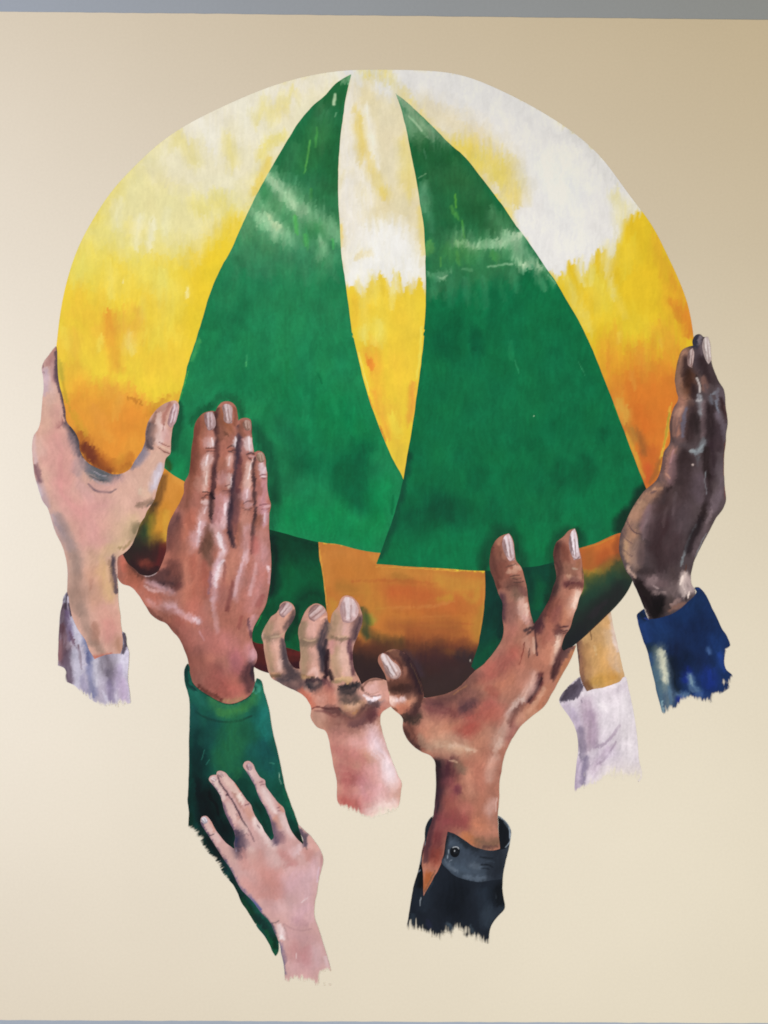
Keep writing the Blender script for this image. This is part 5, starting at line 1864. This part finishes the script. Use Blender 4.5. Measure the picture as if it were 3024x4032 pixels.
# ------------------------------------------------------------------ dark hand flat against the right edge of the ball
h = build("painted_hand", mural, 'K',
 """1043,130 1038,80 1063,46 1100,37 1130,60 1160,57 1181,110 1187,180 1192,255 1202,300 1230,370 1257,430 1290,480 1302,540 1306,620 1320,700 1326,755 1312,840 1310,900 1299,1000 1295,1150 1300,1280 1309,1400 1290,1452 1232,1530 1202,1590 1170,1650
 L 1112,720 1072,800 1042,880 1026,960 1030,1030 1060,1100 1010,1190 900,1270 820,1310 690,1340 650,1250 620,1170 570,1060 545,1000 500,930 468,850 444,780 440,700 455,620 490,540 530,450 590,350 655,268 710,222
 K 745,1225 772,1165 790,1080 812,980 850,930 856,860 850,800 860,720 890,625 922,560 908,500 895,420 904,320 922,240 952,168 1000,140""",
 6, '575056', """
# lit edge of the finger and palm
s a88878 66 .9 : K 970,200 940,320 945,440 975,550
s 8a7266 26 .7 : K 915,330 910,420 930,500
s 7a6a50 8 .7 : K 945,175 910,300 900,400
s 5c4a44 8 .8 : K 925,555 960,575 1000,560
s a07e74 80 .9 : K 950,600 920,720 910,850
s b8988a 30 .7 : K 940,640 920,700
s 574a4c 14 .85 : K 872,710 860,790 870,880 890,930
s 7a686a 12 .7 : K 930,720 900,860
s 6a5c60 30 .8 : K 880,930 930,900 960,870
s a3837c 70 .9 : K 870,990 850,1090 840,1200
s 8f7a84 40 .85 : K 890,1050 870,1180 870,1260
s b898a0 14 .7 : K 880,980 860,1080 ; s c8a494 12 .7 : K 820,1170 850,1210
s 6a5a5e 26 .8 : K 800,1010 790,1100 770,1190
s 7a686a 20 .8 : K 780,1180 800,1250 860,1280
s a28474 80 .92 : K 740,1300 650,1400 580,1520
s b89a84 40 .7 : K 620,1420 560,1510
s c8a890 16 .6 : K 720,1300 800,1290
s 8c7880 34 .8 : K 700,1440 640,1560 620,1640
s 6c5c60 12 .8 : K 700,1330 740,1310
L
s a48a7c 70 .9 : L 570,460 530,560 560,620
s b89a86 60 .85 : L 550,640 520,740 530,840
s c0a488 26 .75 : L 500,680 490,760 510,830
s 94827c 60 .8 : L 590,700 560,820 580,900
s b8a49c 22 .85 : L 510,890 530,940 565,970
s 5f5058 9 .85 : L 500,500 525,570 570,615 620,635 ; s 6a5a60 8 .8 : L 470,640 510,680 550,710 ; s 6a5a60 8 .8 : L 455,740 500,780 550,810
s 7a6668 8 .7 : L 530,570 560,540 ; s 8a7470 10 .6 : L 470,600 490,650
s 8c8088 20 .8 : L 680,460 650,560 640,660
s 7a6c74 50 .75 : L 730,400 690,540 670,640
s 6a5c60 40 .7 : L 620,720 620,860
K
# index finger
s 3f3236 44 .92 : K 985,240 985,350 1000,450
s 5a4238 64 .9 : K 1030,360 1020,430 1010,500
s 44322e 30 .8 : K 1000,340 1010,440
s 3a3034 30 .85 : K 1040,450 1050,550
s 564e58 56 .85 : K 1090,140 1070,250 1080,320
s 363c4e 40 .88 : K 1070,70 1055,120
s 8c8894 20 .8 : K 1110,60 1090,120
s 3a3036 50 .9 : K 1110,250 1140,330 1180,410
s 4a4248 36 .8 : K 1190,330 1230,430
s 6a626c 20 .7 : K 1120,100 1110,200
s 8a706a 34 .85 : K 1120,400 1140,480
s 2f282c 12 .85 : K 1070,370 1080,400 1110,460
s c4c8cc 14 .92 : K 1073,395 1090,440 1100,510
s 9aa4b0 34 .88 : K 1090,550 1110,620 1100,700
s b8c0c8 14 .85 : K 1070,580 1110,570
s 6a5a58 30 .7 : K 1010,590 1040,600
s 3f3438 70 .88 : K 1040,640 1020,750 1010,860
s 332c30 50 .85 : K 1060,700 1060,820
s 6e7084 22 .85 : K 985,640 965,750 960,880
s 7a6e76 26 .85 : K 1130,590 1135,720 1125,860
s 5c545c 20 .7 : K 1150,460 1150,580
s 9fb0ba 16 .9 : K 1015,990 1070,985 1130,935
s 8898a4 34 .85 : K 1060,1000 1110,970 1140,910
s 6a7680 20 .7 : K 1090,1040 1080,1090
s 352c30 60 .85 : K 980,1010 970,1100
# second and back fingers
s 322a30 60 .92 : K 1190,640 1190,780 1200,940
s 3a3038 60 .88 : K 1200,940 1210,1080 1190,1200
s 8494a4 18 .88 : K 1190,525 1220,510 1250,490
s 8090a4 16 .85 : K 1245,520 1235,600 1250,700
s 6a7484 24 .7 : K 1180,540 1200,600
s 6a6470 60 .85 : K 1270,480 1290,580
s 3a2c30 22 .9 : K 1270,560 1290,660 1312,750
s 5a4648 14 .7 : K 1300,620 1318,720
s 6f6a78 50 .85 : K 1260,700 1280,800 1290,880
s 5f5860 50 .85 : K 1270,900 1270,1050
s 6a646e 56 .85 : K 1270,1100 1270,1250
s 443a42 40 .8 : K 1240,780 1250,960
s 7a4a44 7 .8 : K 1306,900 1296,1050 1294,1180 ; s 8a5048 6 .7 : K 1300,1280 1308,1390
# palm side and gap
s 40363a 90 .85 : K 980,1050 960,1200 940,1300
s 4c4248 120 .8 : K 1000,1180 970,1320 900,1450
s 5a525a 60 .75 : K 1090,1100 1090,1250
s 322a2e 30 .94 : K 1152,960 1150,1080 1158,1200
s 322a2e 28 .94 : K 1160,1200 1168,1320 1150,1420 1100,1540
s 8a9aa4 9 .88 : K 1145,1150 1140,1230 1155,1340
s d0caca 13 .95 : K 1033,1098 1042,1102
s 645c68 70 .8 : K 1090,1220 1110,1380
s 78707c 60 .85 : K 1250,1330 1210,1450
s 8a828c 20 .7 : K 1200,1480 1150,1580
s 4a3a3c 90 .7 : K 820,1340 780,1460
s 5e5458 70 .7 : K 900,1320 860,1450
s 4a4248 26 .7 : K 820,1290 800,1400 ; s 3c3236 16 .8 : K 860,1280 830,1310
L
s 4c4248 150 .8 : L 900,380 860,540
s 44363c 130 .85 : L 800,560 760,720
s 5a525a 90 .7 : L 980,420 930,600
s 6a626a 20 .5 : L 900,300 880,460 ; s 63595f 20 .5 : L 830,420 800,560 ; s 60565e 16 .5 : L 960,520 900,700
s 3f3338 120 .85 : L 760,760 800,880
s 4a3e44 90 .8 : L 900,680 880,820
s 808c96 16 .88 : L 1070,560 1010,670 970,800 950,880
s 2e282e 44 .92 : L 1110,510 1060,630 1010,760
s 6a626a 44 .85 : L 1150,560 1100,690 1060,780
s 8a96a0 9 .8 : L 1150,620 1100,720 1060,810
s 5a3e34 9 .8 : L 990,870 970,950
s 6f6268 90 .85 : L 680,1000 740,1020 810,1030
s 8a7e84 40 .8 : L 680,1040 730,1000
s 3a3236 50 .8 : L 600,930 700,930
s aa9ea2 22 .88 : L 680,1090 740,1108 810,1110
s c0b8bc 12 .7 : L 720,1050 760,1070
s 544a4e 60 .75 : L 870,920 890,1000
s 7e7478 70 .8 : L 900,1060 880,1130
s cac4c6 40 .9 : L 980,960 960,1030 980,1120
s b8b0b4 50 .85 : L 1010,1000 1030,1080
s e0dcdc 14 .85 : L 960,970 940,1040 ; s e6e2e0 10 .8 : L 1010,1100 1000,1150
s 2a2226 16 .85 : L 985,1165 988,1140
s 1d181c 110 .97 : L 690,1170 720,1260
s 1a161a 60 .95 : L 780,1150 740,1280
s 241c20 60 .95 : L 600,1040 640,1160
s 2a2426 30 .9 : L 570,1000 620,1080 680,1130 
s 50484a 40 .8 : L 860,1160 840,1230
s 9a8888 24 .85 : L 870,1210 930,1170
s 8a7068 24 .85 : L 850,1255 900,1225 980,1190
s d8d2d2 8 .9 : L 645,1240 662,1280 685,1320
""", label="dark brown hand held flat along the right edge of the ball, in a blue sleeve", tint=(1.12, .95, .85), contrast=1.07)
nail(h, 'K', "1120,100 1140,62 1164,57 1181,110 1187,185 1190,250 1166,282 1140,232 1122,170", 7, 'c4b4b0', 'e6dcd6', '8c7c7a')
nail(h, 'K', "1012,170 1040,148 1052,180 1046,250 1034,310 1004,296 996,235", 7, 'a8908c', 'd8c8c4', '5a4442')
build("sleeve", h, 'M',
 """738,150 765,120 796,96 812,140 832,182 930,168 1010,145 1090,95 1150,42 1205,-10 1225,-40 L 1050,1066 1085,1062 1110,1076 M 1310,0 1350,90 1400,190 1432,260 1462,300 1500,395 1470,430 1450,500 1465,590 1515,640
 1510,720 1450,770 1370,820 1345,870 1260,850 1150,840 1120,890 1060,925 995,930 970,985 945,940 928,880 905,800 880,680 852,560 820,430 790,350 760,260 745,195""",
 8, '1f3b76', """
s 1b3060 240 .75 : M 1200,200 1250,330
s 22427f 140 .75 : M 900,230 960,300
s 2a4a94 60 .7 : M 790,230 810,330
s 20407a 100 .7 : M 1100,150 1230,60
s 1c2c4c 26 .9 : M 770,130 800,170
s 3a50c0 9 .8 : M 800,170 835,186 ; s 4058c8 7 .7 : M 745,180 752,215 ; s 3c58c8 7 .7 : L 1080,1075 1105,1075
s 1a2a54 130 .85 : M 1060,420 1050,560
s 1d3060 120 .8 : M 1250,480 1290,560
s 24468c 60 .7 : M 1360,330 1400,430
s 2a50b0 44 .75 : M 1420,480 1440,590
s 2340a4 80 .8 : M 1330,620 1330,720
s 2038a8 50 .85 : M 1150,590 1130,680
s 16243c 50 .9 : M 1020,500 1040,640 1070,760
s 243a52 50 .85 : M 850,420 900,430
s 8a9eaa 80 .9 : M 925,450 935,580 965,720
s 7e98b0 70 .85 : M 965,700 985,820 1000,900
s ccd8da 34 .9 : M 935,440 955,560 975,680
s 54789c 36 .85 : M 870,560 900,700 930,850
s 3a5c94 26 .8 : M 840,470 860,560
s 9ac0dc 16 .8 : M 940,860 960,940
s 5a80b0 20 .7 : M 1000,740 1020,860
s 6a8cc0 36 .85 : M 1170,640 1200,730 1250,790
s 8fb0d0 16 .8 : M 1170,650 1190,720
s 5070b0 24 .8 : M 1320,410 1335,460
s 6f90c0 30 .75 : M 1080,800 1150,800
s 2a3ca0 40 .8 : M 1080,840 1110,870
s 14264a 80 .7 : M 1130,480 1120,560
s 3a5cb0 30 .6 : M 1210,800 1320,810
x 60 1 : M 920,960 985,905 1060,895 1115,850 1150,810 1260,825 1330,835 1350,790 1440,745 1490,690 1530,620 1560,1000 900,1020
x 16 1 : M 1510,385 1475,415 1450,425 1458,500 1470,575 1560,600 1560,340
""", brush=(.12, 1), step=3.2, tint=(1.0, .86, .64))
